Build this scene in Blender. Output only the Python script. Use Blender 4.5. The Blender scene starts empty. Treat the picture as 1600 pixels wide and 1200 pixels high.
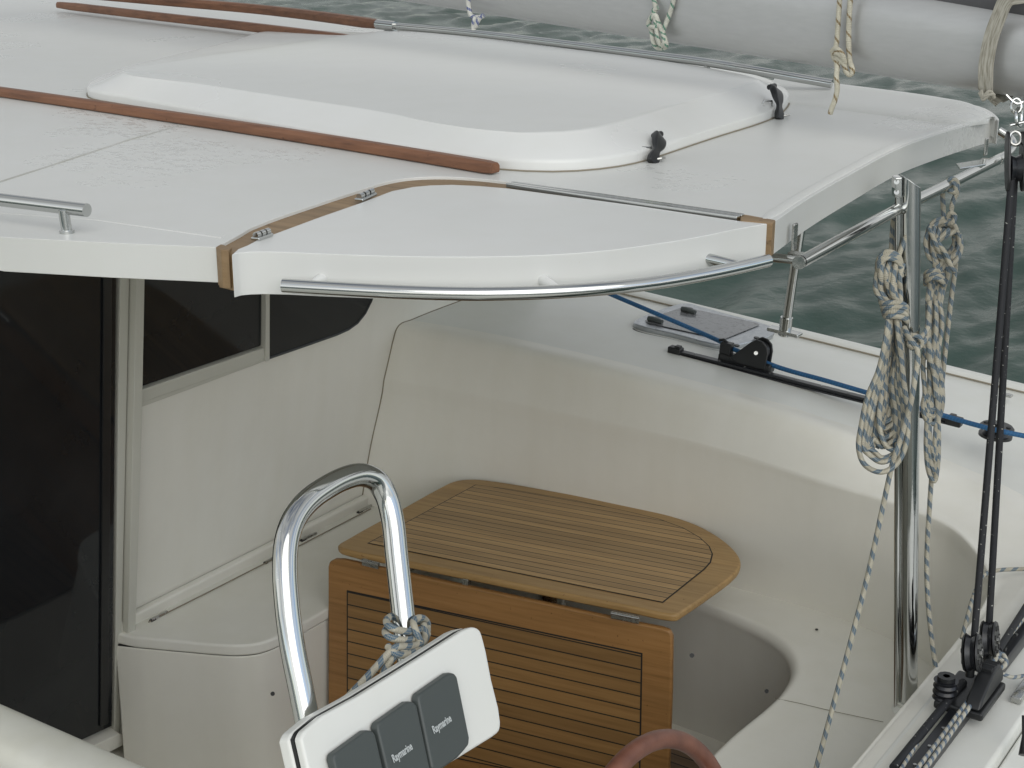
import bpy, bmesh, math, random
import numpy as np
from mathutils import Vector, Matrix
R = math.radians
random.seed(7)
sc = bpy.context.scene
COL = sc.collection

# ------------------------------------------------------------------ camera
# World axes: +X = aft along the boat, +Y = athwartships (away from camera), +Z up. Units metres.
F = 2400.0                       # focal length in pixels of the 1600x1200 frame
CAM = Vector((0, 0, 2.7))
YAW = math.atan2(1700, 2530)     # boat's athwart axis lies this far right of the view axis
PITCH = math.atan2(800, 2400)
fw_h = Vector((-math.sin(YAW), math.cos(YAW), 0))
RT = Vector((math.cos(YAW), math.sin(YAW), 0))
FW = fw_h * math.cos(PITCH) - Vector((0, 0, math.sin(PITCH)))
UP = RT.cross(FW)
cam_d = bpy.data.cameras.new('camera')
cam = bpy.data.objects.new('camera', cam_d)
COL.objects.link(cam)
cam.location = CAM
cam.rotation_euler = (math.pi / 2 - PITCH, 0, YAW)
cam_d.sensor_width = 36
cam_d.lens = F / 1600 * 36
cam_d.clip_start = 0.05
cam_d.clip_end = 9000
sc.camera = cam

# ------------------------------------------------------------------ sky, sun, exposure
SUN_EL, SUN_AZ = R(36), R(132)
w = bpy.data.worlds.new('World')
sc.world = w
w.use_nodes = True
nt = w.node_tree
nt.nodes.clear()
def N(nt, t, **k):
    n = nt.nodes.new(t)
    for a, b in k.items():
        if a in n.inputs.keys():
            n.inputs[a].default_value = b
        else:
            setattr(n, a, b)
    return n
L = lambda nt, a, b: nt.links.new(a, b)
o = N(nt, 'ShaderNodeOutputWorld')
bg = N(nt, 'ShaderNodeBackground', Strength=0.12)
sky = N(nt, 'ShaderNodeTexSky', sky_type='NISHITA', sun_disc=False, sun_elevation=SUN_EL, sun_rotation=SUN_AZ)
tc = N(nt, 'ShaderNodeTexCoord')
mp = N(nt, 'ShaderNodeMapping')
mp.inputs['Scale'].default_value = (1, 1, 2.6)
no = N(nt, 'ShaderNodeTexNoise', Scale=1.7, Detail=7.0, Roughness=0.55)
no.inputs['Distortion'].default_value = 0.4
cr = N(nt, 'ShaderNodeValToRGB')
cr.color_ramp.elements[0].position = 0.36
cr.color_ramp.elements[0].color = (0.18, 0.18, 0.18, 1)
cr.color_ramp.elements[1].position = 0.50
cr.color_ramp.elements[1].color = (1, 1, 1, 1)
no2 = N(nt, 'ShaderNodeTexNoise', Scale=2.6, Detail=6.0)
cl = N(nt, 'ShaderNodeValToRGB')
cl.color_ramp.elements[0].position = 0.35
cl.color_ramp.elements[0].color = (3.0, 3.15, 3.3, 1)
cl.color_ramp.elements[1].position = 0.7
cl.color_ramp.elements[1].color = (6.6, 6.6, 6.5, 1)
mx = N(nt, 'ShaderNodeMix', data_type='RGBA')
L(nt, tc.outputs['Generated'], mp.inputs['Vector'])
L(nt, mp.outputs['Vector'], no.inputs['Vector'])
L(nt, mp.outputs['Vector'], no2.inputs['Vector'])
L(nt, no.outputs['Fac'], cr.inputs['Fac'])
L(nt, no2.outputs['Fac'], cl.inputs['Fac'])
L(nt, cr.outputs['Color'], mx.inputs[0])
L(nt, sky.outputs['Color'], mx.inputs[6])
L(nt, cl.outputs['Color'], mx.inputs[7])
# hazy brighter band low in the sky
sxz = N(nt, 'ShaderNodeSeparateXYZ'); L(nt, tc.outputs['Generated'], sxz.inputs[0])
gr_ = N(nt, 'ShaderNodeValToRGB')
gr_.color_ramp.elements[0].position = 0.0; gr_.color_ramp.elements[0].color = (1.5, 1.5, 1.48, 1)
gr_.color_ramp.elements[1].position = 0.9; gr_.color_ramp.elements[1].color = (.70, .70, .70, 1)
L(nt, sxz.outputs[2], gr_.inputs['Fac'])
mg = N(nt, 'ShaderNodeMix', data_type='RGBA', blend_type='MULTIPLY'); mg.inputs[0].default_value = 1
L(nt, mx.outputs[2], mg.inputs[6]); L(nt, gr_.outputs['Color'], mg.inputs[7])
# broad glow on the side of the hidden sun
dt = N(nt, 'ShaderNodeVectorMath', operation='DOT_PRODUCT'); L(nt, tc.outputs['Generated'], dt.inputs[0])
dt.inputs[1].default_value = (math.sin(SUN_AZ), math.cos(SUN_AZ), .2)
ml = N(nt, 'ShaderNodeMath', operation='MULTIPLY_ADD'); L(nt, dt.outputs['Value'], ml.inputs[0]); ml.inputs[1].default_value = .38; ml.inputs[2].default_value = 1.0
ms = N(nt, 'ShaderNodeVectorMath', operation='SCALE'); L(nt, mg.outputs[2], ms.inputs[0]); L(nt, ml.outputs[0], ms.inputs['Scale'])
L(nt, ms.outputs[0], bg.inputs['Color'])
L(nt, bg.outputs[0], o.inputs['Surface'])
sd = bpy.data.lights.new('sun', 'SUN')
sd.energy = 0.85
sd.angle = R(60)
sd.color = (1.0, 0.985, 0.94)
so = bpy.data.objects.new('sun', sd)
COL.objects.link(so)
sdir = Vector((math.sin(SUN_AZ) * math.cos(SUN_EL), math.cos(SUN_AZ) * math.cos(SUN_EL), math.sin(SUN_EL)))
so.rotation_euler = sdir.to_track_quat('Z', 'Y').to_euler()
sc.view_settings.view_transform = 'Standard'
sc.view_settings.look = 'None'
sc.view_settings.exposure = 0.36
sc.view_settings.gamma = 1

# ------------------------------------------------------------------ pixel -> world helpers
def ray(x, y):
    return FW * F + RT * (x - 800) - UP * (y - 600)
def onZ(x, y, z):
    d = ray(x, y); return CAM + d * ((z - CAM.z) / d.z)
def onX(x, y, X):
    d = ray(x, y); return CAM + d * ((X - CAM.x) / d.x)
def onY(x, y, Y):
    d = ray(x, y); return CAM + d * ((Y - CAM.y) / d.y)
def onP(x, y, p, n):
    d = ray(x, y); return CAM + d * ((p - CAM).dot(n) / d.dot(n))
def atD(x, y, dep):
    return CAM + ray(x, y) * (dep / F)

# ------------------------------------------------------------------ materials
def newmat(name, base=(.8, .8, .8), rough=.5, metal=0, **k):
    m = bpy.data.materials.new(name)
    m.use_nodes = True
    b = m.node_tree.nodes['Principled BSDF']
    b.inputs['Base Color'].default_value = (*base, 1)
    b.inputs['Roughness'].default_value = rough
    b.inputs['Metallic'].default_value = metal
    for a, v in k.items():
        b.inputs[a.replace('_', ' ')].default_value = v
    return m, m.node_tree, b
def ramp(nt, fac, stops):
    c = N(nt, 'ShaderNodeValToRGB')
    e = c.color_ramp.elements
    while len(e) < len(stops): e.new(0.5)
    for i, (p, col) in enumerate(stops):
        e[i].position = p
        e[i].color = (*col, 1) if len(col) == 3 else col
    L(nt, fac, c.inputs['Fac'])
    return c.outputs['Color']
def noise(nt, scale, detail=4, vec=None, rough=.5, stretch=None):
    if vec is None:
        vec = N(nt, 'ShaderNodeTexCoord').outputs['Object']
    if stretch:
        m = N(nt, 'ShaderNodeMapping')
        m.inputs['Scale'].default_value = stretch
        L(nt, vec, m.inputs['Vector']); vec = m.outputs['Vector']
    n = N(nt, 'ShaderNodeTexNoise', Scale=scale, Detail=float(detail), Roughness=rough)
    L(nt, vec, n.inputs['Vector'])
    return n.outputs['Fac']
def bump(nt, b, h, strength=.2, dist=.001):
    n = N(nt, 'ShaderNodeBump', Strength=strength, Distance=dist)
    L(nt, h, n.inputs['Height']); L(nt, n.outputs['Normal'], b.inputs['Normal'])
def math2(nt, op, a, b=None, c=None):
    n = N(nt, 'ShaderNodeMath', operation=op)
    for i, v in enumerate((a, b, c)):
        if v is None: continue
        if isinstance(v, (int, float)): n.inputs[i].default_value = v
        else: L(nt, v, n.inputs[i])
    return n.outputs[0]
def mixc(nt, f, a, b, mode='MIX'):
    n = N(nt, 'ShaderNodeMix', data_type='RGBA', blend_type=mode)
    for i, v in ((0, f), (6, a), (7, b)):
        if isinstance(v, (int, float)): n.inputs[i].default_value = v
        elif isinstance(v, tuple): n.inputs[i].default_value = (*v, 1)
        else: L(nt, v, n.inputs[i])
    return n.outputs[2]

def gelcoat(name, base, rough=.32, dirt=.06, grain=0.0, wet=False, warm=None):
    m, nt, b = newmat(name, base, rough)
    big = noise(nt, 1.3, 5)
    mid = noise(nt, 14, 6, rough=.65)
    c1 = ramp(nt, big, [(.3, tuple(v * (1 - dirt) for v in base)), (.7, base)])
    c2 = ramp(nt, mid, [(.25, (1 - dirt*.35,) * 3), (.6, (1, 1, 1))])
    col = mixc(nt, 1.0, c1, c2, 'MULTIPLY')
    # sparse specks of grime
    sp = noise(nt, 160, 2)
    spk = ramp(nt, sp, [(.77, (1, 1, 1)), (.83, (.78, .76, .72))])
    col = mixc(nt, .6, col, spk, 'MULTIPLY')
    rr = ramp(nt, big, [(.3, (rough * .92,) * 3), (.7, (rough * 1.15,) * 3)])
    st_ = noise(nt, 3.0, 4, stretch=(3.5, 3.5, .35))
    col = mixc(nt, 1.0, col, ramp(nt, st_, [(.30, tuple(1 - dirt*q for q in (.5, .55, .8))), (.62, (1, 1, 1))]), 'MULTIPLY')
    if wet:
        # patches of standing rain water / drying marks
        pa = noise(nt, 1.35, 2)
        pm = ramp(nt, pa, [(.57, (0, 0, 0)), (.67, (1, 1, 1))])
        dr = noise(nt, 46, 6, rough=.7, stretch=(.55, 1, 1))
        dm = ramp(nt, dr, [(.50, (0, 0, 0)), (.58, (1, 1, 1))])
        wm = math2(nt, 'MULTIPLY', pm, dm)
        col = mixc(nt, math2(nt, 'MULTIPLY', wm, .16), col, (.46, .47, .46))
        rr = mixc(nt, wm, rr, (.18, .18, .18))
    L(nt, col, b.inputs['Base Color'])
    L(nt, rr, b.inputs['Roughness'])
    if grain:
        g = noise(nt, 420, 3)
        bump(nt, b, g, grain, .0006)
    else:
        g = noise(nt, 3, 1)
        bump(nt, b, g, .06, .004)
    return m
M = {}
M['roof'] = gelcoat('roof gelcoat', (.645, .65, .625), .33, .035, .35, wet=True)
M['gel'] = gelcoat('white gelcoat', (.71, .715, .67), .22, .03)
M['hatchgel'] = gelcoat('hatch gelcoat', (.685, .69, .67), .25, .03)
M['cockpit'] = gelcoat('cockpit gelcoat', (.79, .775, .705), .34, .06)
M['seat'] = gelcoat('seat gelcoat', (.77, .76, .695), .5, .06, .3)
M['deck'] = gelcoat('deck gelcoat', (.72, .725, .68), .4, .05, .3)
M['oldgel'] = gelcoat('weathered gelcoat', (.69, .69, .625), .45, .12)
M['frame'] = gelcoat('window frame paint', (.57, .565, .50), .45, .04)
M['plastic_w'] = gelcoat('pod plastic', (.75, .755, .72), .28, .03)
M['black'] = newmat('black plastic', (.012, .013, .014), .38)[0]
M['blackgloss'] = newmat('black anodised alloy', (.014, .015, .018), .28, .0)[0]
M['seam'] = newmat('seam sealant', (.24, .21, .155), .7)[0]
M['caulk'] = newmat('teak caulking', (.012, .013, .014), .55)[0]
M['dark'] = newmat('dark shadow gap lining', (.02, .02, .02), .6)[0]
def steel(name, col=(.55, .56, .55), r=.07):
    m, nt, b = newmat(name, col, r, 1)
    h = noise(nt, 60, 5, rough=.7)
    L(nt, ramp(nt, h, [(.3, (r * .6,) * 3), (.75, (r * 2.1,) * 3)]), b.inputs['Roughness'])
    s = noise(nt, 240, 2)
    L(nt, ramp(nt, s, [(.74, col), (.79, (.70, .70, .68))]), b.inputs['Base Color'])
    return m
M['steel'] = steel('polished stainless')
M['satin'] = steel('satin stainless', (.50, .50, .48), .2)
m, nt, b = newmat('tinted glass', (.010, .0105, .0125), .035)
b.inputs['IOR'].default_value = 1.4
b.inputs['Specular IOR Level'].default_value = .5
L(nt, ramp(nt, noise(nt, 3.1, 5), [(.35, (.011, .013, .015)), (.7, (.018, .020, .022))]), b.inputs['Base Color'])
L(nt, ramp(nt, noise(nt, 9, 6, rough=.7), [(.4, (.03,) * 3), (.8, (.12,) * 3)]), b.inputs['Roughness'])
M['glass'] = m
m, nt, b = newmat('grey acrylic', (.15, .155, .165), .14)
L(nt, ramp(nt, noise(nt, 55, 5, rough=.75), [(.52, (.20, .205, .21)), (.62, (.10, .10, .105))]), b.inputs['Base Color'])
M['acrylic'] = m
M['hatchframe'] = steel('anodised hatch frame', (.50, .52, .54), .33)
m, nt, b = newmat('slate grey instrument cover', (.060, .070, .068), .46)
bump(nt, b, noise(nt, 600, 2), .25, .0004)
M['cover'] = m
M['ink'] = newmat('light grey print', (.50, .53, .53), .5)[0]
m, nt, b = newmat('brown leather', (.15, .06, .036), .42)
L(nt, ramp(nt, noise(nt, 26, 5), [(.3, (.12, .043, .026)), (.7, (.19, .074, .045))]), b.inputs['Base Color'])
bump(nt, b, noise(nt, 320, 4), .4, .0006)
M['leather'] = m

def wood(name, c0, c1, c2, axis='X', rough=.5, spots=True):
    m, nt, b = newmat(name, c1, rough)
    st = {'X': (1.2, 26, 26), 'Y': (26, 1.2, 26), 'Z': (26, 26, 1.2)}[axis]
    g = noise(nt, 2.2, 8, rough=.65, stretch=st)
    st2 = {'X': (.6, 4, 4), 'Y': (4, .6, 4), 'Z': (4, 4, .6)}[axis]
    g2 = noise(nt, 2.0, 4, stretch=st2)
    col = ramp(nt, g, [(.28, c0), (.5, c1), (.74, c2)])
    col = mixc(nt, .55, col, ramp(nt, g2, [(.3, (.62, .62, .62)), (.7, (1.12, 1.1, 1.05))]), 'MULTIPLY')
    if spots:
        s = noise(nt, 70, 2)
        col = mixc(nt, .8, col, ramp(nt, s, [(.70, (1, 1, 1)), (.76, (.42, .34, .26))]), 'MULTIPLY')
    L(nt, col, b.inputs['Base Color'])
    bump(nt, b, g, .3, .001)
    return m, nt, b
M['teakrail'] = wood('oiled teak rail', (.12, .050, .025), (.20, .088, .044), (.26, .12, .062), 'X', .5)[0]
M['teaktrim'] = wood('pale teak trim', (.17, .108, .052), (.25, .165, .085), (.31, .21, .115), 'X', .55)[0]

def slats(name, pitch, seamw, base0, base1, coordaxis, grain, off=0.0):
    """teak strips with black caulk lines, pattern in the part's own coordinates"""
    m, nt, b = newmat(name, base0, .48)
    t = N(nt, 'ShaderNodeTexCoord').outputs['Object']
    sx = N(nt, 'ShaderNodeSeparateXYZ'); L(nt, t, sx.inputs[0])
    v = math2(nt, 'DIVIDE', sx.outputs[coordaxis], pitch)
    v = math2(nt, 'ADD', v, 100.0 + off)
    fr = math2(nt, 'FRACT', v)
    idx = math2(nt, 'FLOOR', v)
    wn = N(nt, 'ShaderNodeTexWhiteNoise', noise_dimensions='1D'); L(nt, idx, wn.inputs['W'])
    st = {'X': (1.2, 26, 26)}[grain]
    mpn = N(nt, 'ShaderNodeMapping'); mpn.inputs['Scale'].default_value = st
    L(nt, t, mpn.inputs['Vector'])
    cmb = N(nt, 'ShaderNodeCombineXYZ'); L(nt, math2(nt, 'MULTIPLY', idx, 3.7), cmb.inputs[0])
    ad = N(nt, 'ShaderNodeVectorMath', operation='ADD')
    L(nt, mpn.outputs[0], ad.inputs[0]); L(nt, cmb.outputs[0], ad.inputs[1])
    g = N(nt, 'ShaderNodeTexNoise', Scale=2.4, Detail=8.0, Roughness=.65); L(nt, ad.outputs[0], g.inputs['Vector'])
    col = ramp(nt, g.outputs['Fac'], [(.3, base0), (.7, base1)])
    tone = ramp(nt, wn.outputs['Value'], [(0, (.80, .79, .77)), (1, (1.16, 1.14, 1.1))])
    col = mixc(nt, 1.0, col, tone, 'MULTIPLY')
    line = math2(nt, 'LESS_THAN', fr, seamw / pitch)
    col = mixc(nt, line, col, (.012, .012, .012))
    L(nt, col, b.inputs['Base Color'])
    bump(nt, b, math2(nt, 'SUBTRACT', 1.0, line), .12, .0004)
    return m
M['slat_top'] = slats('teak strips table top', .0305, .0030, (.32, .20, .085), (.47, .315, .150), 'Y', 'X')
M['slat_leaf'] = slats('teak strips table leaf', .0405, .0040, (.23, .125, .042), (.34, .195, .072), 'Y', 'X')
M['slat_floor'] = slats('teak strips floor', .045, .005, (.15, .10, .06), (.24, .16, .10), 'Y', 'X')
M['teaktop'] = wood('table top border', (.29, .165, .060), (.40, .25, .098), (.46, .30, .13), 'X', .42)[0]
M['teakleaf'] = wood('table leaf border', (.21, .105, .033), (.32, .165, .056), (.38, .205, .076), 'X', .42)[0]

def rope(name, base, fleck, pitch=.03, width=.42, dens=.75, rough=.8):
    m, nt, b = newmat(name, base, rough)
    uv = N(nt, 'ShaderNodeTexCoord').outputs['UV']
    s = N(nt, 'ShaderNodeSeparateXYZ'); L(nt, uv, s.inputs[0])
    u, v = s.outputs[0], s.outputs[1]
    sp = math2(nt, 'FRACT', math2(nt, 'ADD', math2(nt, 'DIVIDE', u, pitch), v))
    band = math2(nt, 'LESS_THAN', sp, width)
    ch = N(nt, 'ShaderNodeTexChecker', Scale=1.0)
    cv = N(nt, 'ShaderNodeCombineXYZ')
    L(nt, math2(nt, 'ADD', math2(nt, 'MULTIPLY', u, 620), math2(nt, 'MULTIPLY', v, 8)), cv.inputs[0])
    L(nt, math2(nt, 'SUBTRACT', math2(nt, 'MULTIPLY', v, 8), math2(nt, 'MULTIPLY', u, 620)), cv.inputs[1])
    cv.inputs[2].default_value = .5
    L(nt, cv.outputs[0], ch.inputs['Vector'])
    mask = math2(nt, 'MULTIPLY', band, math2(nt, 'ADD', math2(nt, 'MULTIPLY', ch.outputs['Fac'], 1 - dens), dens))
    d = noise(nt, 40, 3)
    bc = ramp(nt, d, [(.3, tuple(x * .72 for x in base)), (.7, base)])
    col = mixc(nt, mask, bc, fleck)
    L(nt, col, b.inputs['Base Color'])
    h = math2(nt, 'SINE', math2(nt, 'MULTIPLY', math2(nt, 'ADD', math2(nt, 'MULTIPLY', u, 260), v), 6.283))
    bump(nt, b, h, .5, .0008)
    return m
M['rope_blue'] = rope('cream rope blue fleck', (.47, .44, .35), (.055, .115, .175), .034, .42, .5)
M['rope_thin'] = rope('thin cream rope blue fleck', (.52, .50, .42), (.05, .10, .17), .026, .42, .6)
M['rope_green'] = rope('white rope green fleck', (.60, .60, .52), (.015, .16, .10), .030, .22, .5)
M['rope_gold'] = rope('white rope gold fleck', (.58, .55, .44), (.16, .095, .02), .040, .16, .5)
M['rope_navy'] = rope('white rope navy fleck', (.62, .62, .57), (.02, .05, .22), .030, .3, .5)
M['rope_black'] = rope('black rope pale fleck', (.012, .013, .016), (.42, .42, .38), .045, .045, .3, .7)
M['blue_line'] = rope('plain blue rope', (.022, .13, .30), (.014, .085, .20), .01, .5, .5, .6)
m, nt, b = newmat('black rope pale flecks', (.012, .013, .016), .7)
uvb = N(nt, 'ShaderNodeTexCoord').outputs['UV']
mb = N(nt, 'ShaderNodeMapping'); mb.inputs['Scale'].default_value = (190, 5, 1); L(nt, uvb, mb.inputs['Vector'])
nb = N(nt, 'ShaderNodeTexNoise', Scale=1.0, Detail=1.0); L(nt, mb.outputs[0], nb.inputs['Vector'])
L(nt, ramp(nt, nb.outputs['Fac'], [(.70, (.012, .013, .016)), (.74, (.36, .36, .33))]), b.inputs['Base Color'])
M['rope_black'] = m
m, nt, b = newmat('grey webbing', (.40, .385, .33), .85)
uvn = N(nt, 'ShaderNodeTexCoord').outputs['UV']
wn_ = N(nt, 'ShaderNodeTexNoise', Scale=30.0, Detail=6.0); L(nt, uvn, wn_.inputs['Vector'])
L(nt, ramp(nt, wn_.outputs['Fac'], [(.3, (.20, .185, .14)), (.6, (.44, .42, .36))]), b.inputs['Base Color'])
M['webbing'] = m
m, nt, b = newmat('silver anodised boom', (.43, .43, .42), .38, .5)
L(nt, ramp(nt, noise(nt, 40, 4, stretch=(.3, 3, 3)), [(.3, (.455, .46, .455)), (.7, (.485, .49, .485))]), b.inputs['Base Color'])
L(nt, ramp(nt, noise(nt, 30, 5), [(.3, (.36,) * 3), (.7, (.44,) * 3)]), b.inputs['Roughness'])
M['boom'] = m
m, nt, b = newmat('dark sail cover cloth', (.10, .10, .105), .85)
bump(nt, b, noise(nt, 18, 5), .6, .01)
M['canvas'] = m

# ------------------------------------------------------------------ mesh helpers
def link(name, bm, mat, parent=None, smooth=True, bevel=0, seg=3, angle=30, wn=True):
    me = bpy.data.meshes.new(name)
    bmesh.ops.recalc_face_normals(bm, faces=bm.faces)
    bm.to_mesh(me); bm.free()
    ob = bpy.data.objects.new(name, me)
    COL.objects.link(ob)
    for mm in (mat if isinstance(mat, (list, tuple)) else [mat]):
        me.materials.append(mm)
    if smooth:
        for p in me.polygons: p.use_smooth = True
        if not bevel:
            me.set_sharp_from_angle(angle=R(40))
    if bevel:
        md = ob.modifiers.new('bevel', 'BEVEL')
        md.width = bevel; md.segments = seg; md.limit_method = 'ANGLE'; md.angle_limit = R(angle)
        if wn:
            mw = ob.modifiers.new('wn', 'WEIGHTED_NORMAL'); mw.keep_sharp = False
    if parent: ob.parent = parent
    return ob
def tag(o, label=None, cat=None, group=None, kind=None):
    if label: o['label'] = label
    if cat: o['category'] = cat
    if group: o['group'] = group
    if kind: o['kind'] = kind
    return o
def thing(name, loc, label, cat, group=None):
    o = bpy.data.objects.new(name, None)
    o.empty_display_size = .05
    COL.objects.link(o)
    o.location = loc
    THINGS[o.name] = Vector(loc)
    return tag(o, label, cat, group)
THINGS = {}
def kid(ob, par):
    """parent while keeping world coordinates of the mesh"""
    ob.parent = par
    ob.matrix_parent_inverse = Matrix.Translation(-world_loc(par))
    return ob
def world_loc(o):
    v = Vector(o.location)
    while o.parent:
        pl = o.matrix_parent_inverse.translation
        o2 = o.parent
        v = v + pl + Vector(o2.location)
        o = o2
    return v
def catmull(pts, n=8, closed=False):
    P = [Vector(p) for p in pts]
    out = []
    m = len(P)
    rng = range(m) if closed else range(m - 1)
    for i in rng:
        p0 = P[(i - 1) % m] if (closed or i > 0) else P[0] * 2 - P[1]
        p1, p2 = P[i], P[(i + 1) % m]
        p3 = P[(i + 2) % m] if (closed or i + 2 < m) else P[-1] * 2 - P[-2]
        # centripetal-ish handles through chord lengths
        d1 = max((p2 - p1).length, 1e-9); d0 = max((p1 - p0).length, 1e-9); d2 = max((p3 - p2).length, 1e-9)
        m1 = ((p1 - p0) / d0 * d1 + (p2 - p1)) * .5 if d0 else (p2 - p1)
        m2 = ((p2 - p1) + (p3 - p2) / d2 * d1) * .5
        for k in range(n):
            t = k / n
            h00 = 2*t**3 - 3*t**2 + 1; h10 = t**3 - 2*t**2 + t
            h01 = -2*t**3 + 3*t**2; h11 = t**3 - t**2
            out.append(p1*h00 + m1*h10 + p2*h01 + m2*h11)
    if not closed: out.append(P[-1].copy())
    return out
def sweep(bm, pts, r, seg=12, cap=True, closed=False, flat=1.0, ref=None, prof=None):
    """tube along pts; r number or list; writes UV (length, angle)"""
    uvl = bm.loops.layers.uv.verify()
    n = len(pts)
    P = [Vector(p) for p in pts]
    T = []
    u0 = (P[0].x*37.7 + P[-1].z*91.3 + P[n//2].y*53.1) % 1.0
    for i in range(n):
        a = P[(i - 1) % n] if (closed or i > 0) else P[i]
        b = P[(i + 1) % n] if (closed or i < n - 1) else P[i]
        d = (b - a)
        T.append(d.normalized() if d.length > 1e-9 else Vector((0, 0, 1)))
    nrm = Vector(ref) if ref is not None else (Vector((0, 0, 1)) if abs(T[0].z) < .9 else Vector((1, 0, 0)))
    nrm = (nrm - T[0] * nrm.dot(T[0])).normalized()
    rings = []; Ls = [u0]
    for i in range(n):
        if i:
            Ls.append(Ls[-1] + (P[i] - P[i - 1]).length)
            ax = T[i - 1].cross(T[i])
            if ref is None:
                if ax.length > 1e-8:
                    nrm = Matrix.Rotation(T[i - 1].angle(T[i]), 3, ax.normalized()) @ nrm
            else:
                nrm = Vector(ref)
            nrm = (nrm - T[i] * nrm.dot(T[i])).normalized()
        bn = T[i].cross(nrm)
        rr = r[i] if isinstance(r, (list, tuple)) else r
        ring = []
        if prof:
            for (px_, py_) in prof:
                ring.append(bm.verts.new(P[i] + bn * px_ * rr + nrm * py_ * rr))
        else:
            for k in range(seg):
                a = 2 * math.pi * k / seg
                ring.append(bm.verts.new(P[i] + nrm * math.cos(a) * rr * flat + bn * math.sin(a) * rr))
        rings.append(ring)
    S = len(rings[0])
    lim = n if closed else n - 1
    for i in range(lim):
        j = (i + 1) % n
        l0 = Ls[i]; l1 = Ls[j] if j else Ls[-1] + (P[0] - P[-1]).length
        for k in range(S):
            f = bm.faces.new((rings[i][k], rings[i][(k + 1) % S], rings[j][(k + 1) % S], rings[j][k]))
            v0, v1 = k / S, (k + 1) / S
            for lp, uvv in zip(f.loops, ((l0, v0), (l0, v1), (l1, v1), (l1, v0))):
                lp[uvl].uv = uvv
    if cap and not closed:
        bm.faces.new(rings[0][::-1]); bm.faces.new(rings[-1])
def tube(name, pts, r, mat, parent=None, seg=16, sm=0, closed=False, **k):
    if sm: pts = catmull(pts, sm, closed)
    bm = bmesh.new(); sweep(bm, pts, r, seg, closed=closed, **k)
    ob = link(name, bm, mat)
    if parent: kid(ob, parent)
    return ob
def tubes(name, lst, mat, parent=None, seg=10, sm=6, **k):
    bm = bmesh.new()
    for pts, r in lst:
        p = catmull(pts, sm) if sm else pts
        sweep(bm, p, r, seg, **k)
    ob = link(name, bm, mat)
    if parent: kid(ob, parent)
    return ob
def add_prism(bm, bottom, top):
    """two matching loops of points -> closed solid"""
    b = [bm.verts.new(p) for p in bottom]; t = [bm.verts.new(p) for p in top]
    n = len(b)
    bm.faces.new(b[::-1]); bm.faces.new(t)
    for i in range(n):
        bm.faces.new((b[i], b[(i + 1) % n], t[(i + 1) % n], t[i]))
def prism(name, poly, vec, mat, parent=None, bevel=0, **k):
    bm = bmesh.new()
    vec = Vector(vec)
    add_prism(bm, [Vector(p) for p in poly], [Vector(p) + vec for p in poly])
    ob = link(name, bm, mat, bevel=bevel, **k)
    if parent: kid(ob, parent)
    return ob
def add_box(bm, c, x, y, z):
    """box by centre and three half-axis vectors"""
    c, x, y, z = map(Vector, (c, x, y, z))
    lo = [c - x - y - z, c + x - y - z, c + x + y - z, c - x + y - z]
    add_prism(bm, lo, [p + z * 2 for p in lo])
def box(name, c, x, y, z, mat, parent=None, bevel=0, **k):
    bm = bmesh.new(); add_box(bm, c, x, y, z)
    ob = link(name, bm, mat, bevel=bevel, **k)
    if parent: kid(ob, parent)
    return ob
def grid(name, rows, mat, parent=None, thick=0, closed_u=False):
    bm = bmesh.new()
    V = [[bm.verts.new(p) for p in r] for r in rows]
    for i in range(len(V) - 1):
        m = len(V[i])
        for j in range(m if closed_u else m - 1):
            bm.faces.new((V[i][j], V[i][(j + 1) % m], V[i + 1][(j + 1) % m], V[i + 1][j]))
    ob = link(name, bm, mat)
    if thick:
        s = ob.modifiers.new('solid', 'SOLIDIFY'); s.thickness = thick; s.offset = 0
    if parent: kid(ob, parent)
    return ob
def resample(pts, n, closed=True):
    P = [Vector(p) for p in pts]
    if closed: P = P + [P[0]]
    d = [0]
    for i in range(1, len(P)): d.append(d[-1] + (P[i] - P[i - 1]).length)
    out = []
    for k in range(n):
        s = d[-1] * k / (n if closed else n - 1)
        i = 0
        while i < len(d) - 2 and d[i + 1] < s: i += 1
        t = (s - d[i]) / max(d[i + 1] - d[i], 1e-9)
        out.append(P[i].lerp(P[i + 1], t))
    return out
def local(ob, ox, oy, oz, org):
    """re-express mesh in a local frame (so object coordinates follow the part)"""
    Mx = Matrix((ox, oy, oz)).transposed().to_4x4(); Mx.translation = org
    ob.data.transform(Mx.inverted())
    par = ob.parent
    ob.parent = None
    ob.matrix_parent_inverse = Matrix.Identity(4)
    if par:
        ob.parent = par
        ob.matrix_parent_inverse = Matrix.Translation(-world_loc(par))
    ob.matrix_basis = Mx
    return ob
def curve_fac(x, tab):
    for i in range(len(tab) - 1):
        if x <= tab[i + 1][0]:
            t = (x - tab[i][0]) / (tab[i + 1][0] - tab[i][0]); t = max(0, t)
            return tab[i][1] * (1 - t) + tab[i + 1][1] * t
    return tab[-1][1]

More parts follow.
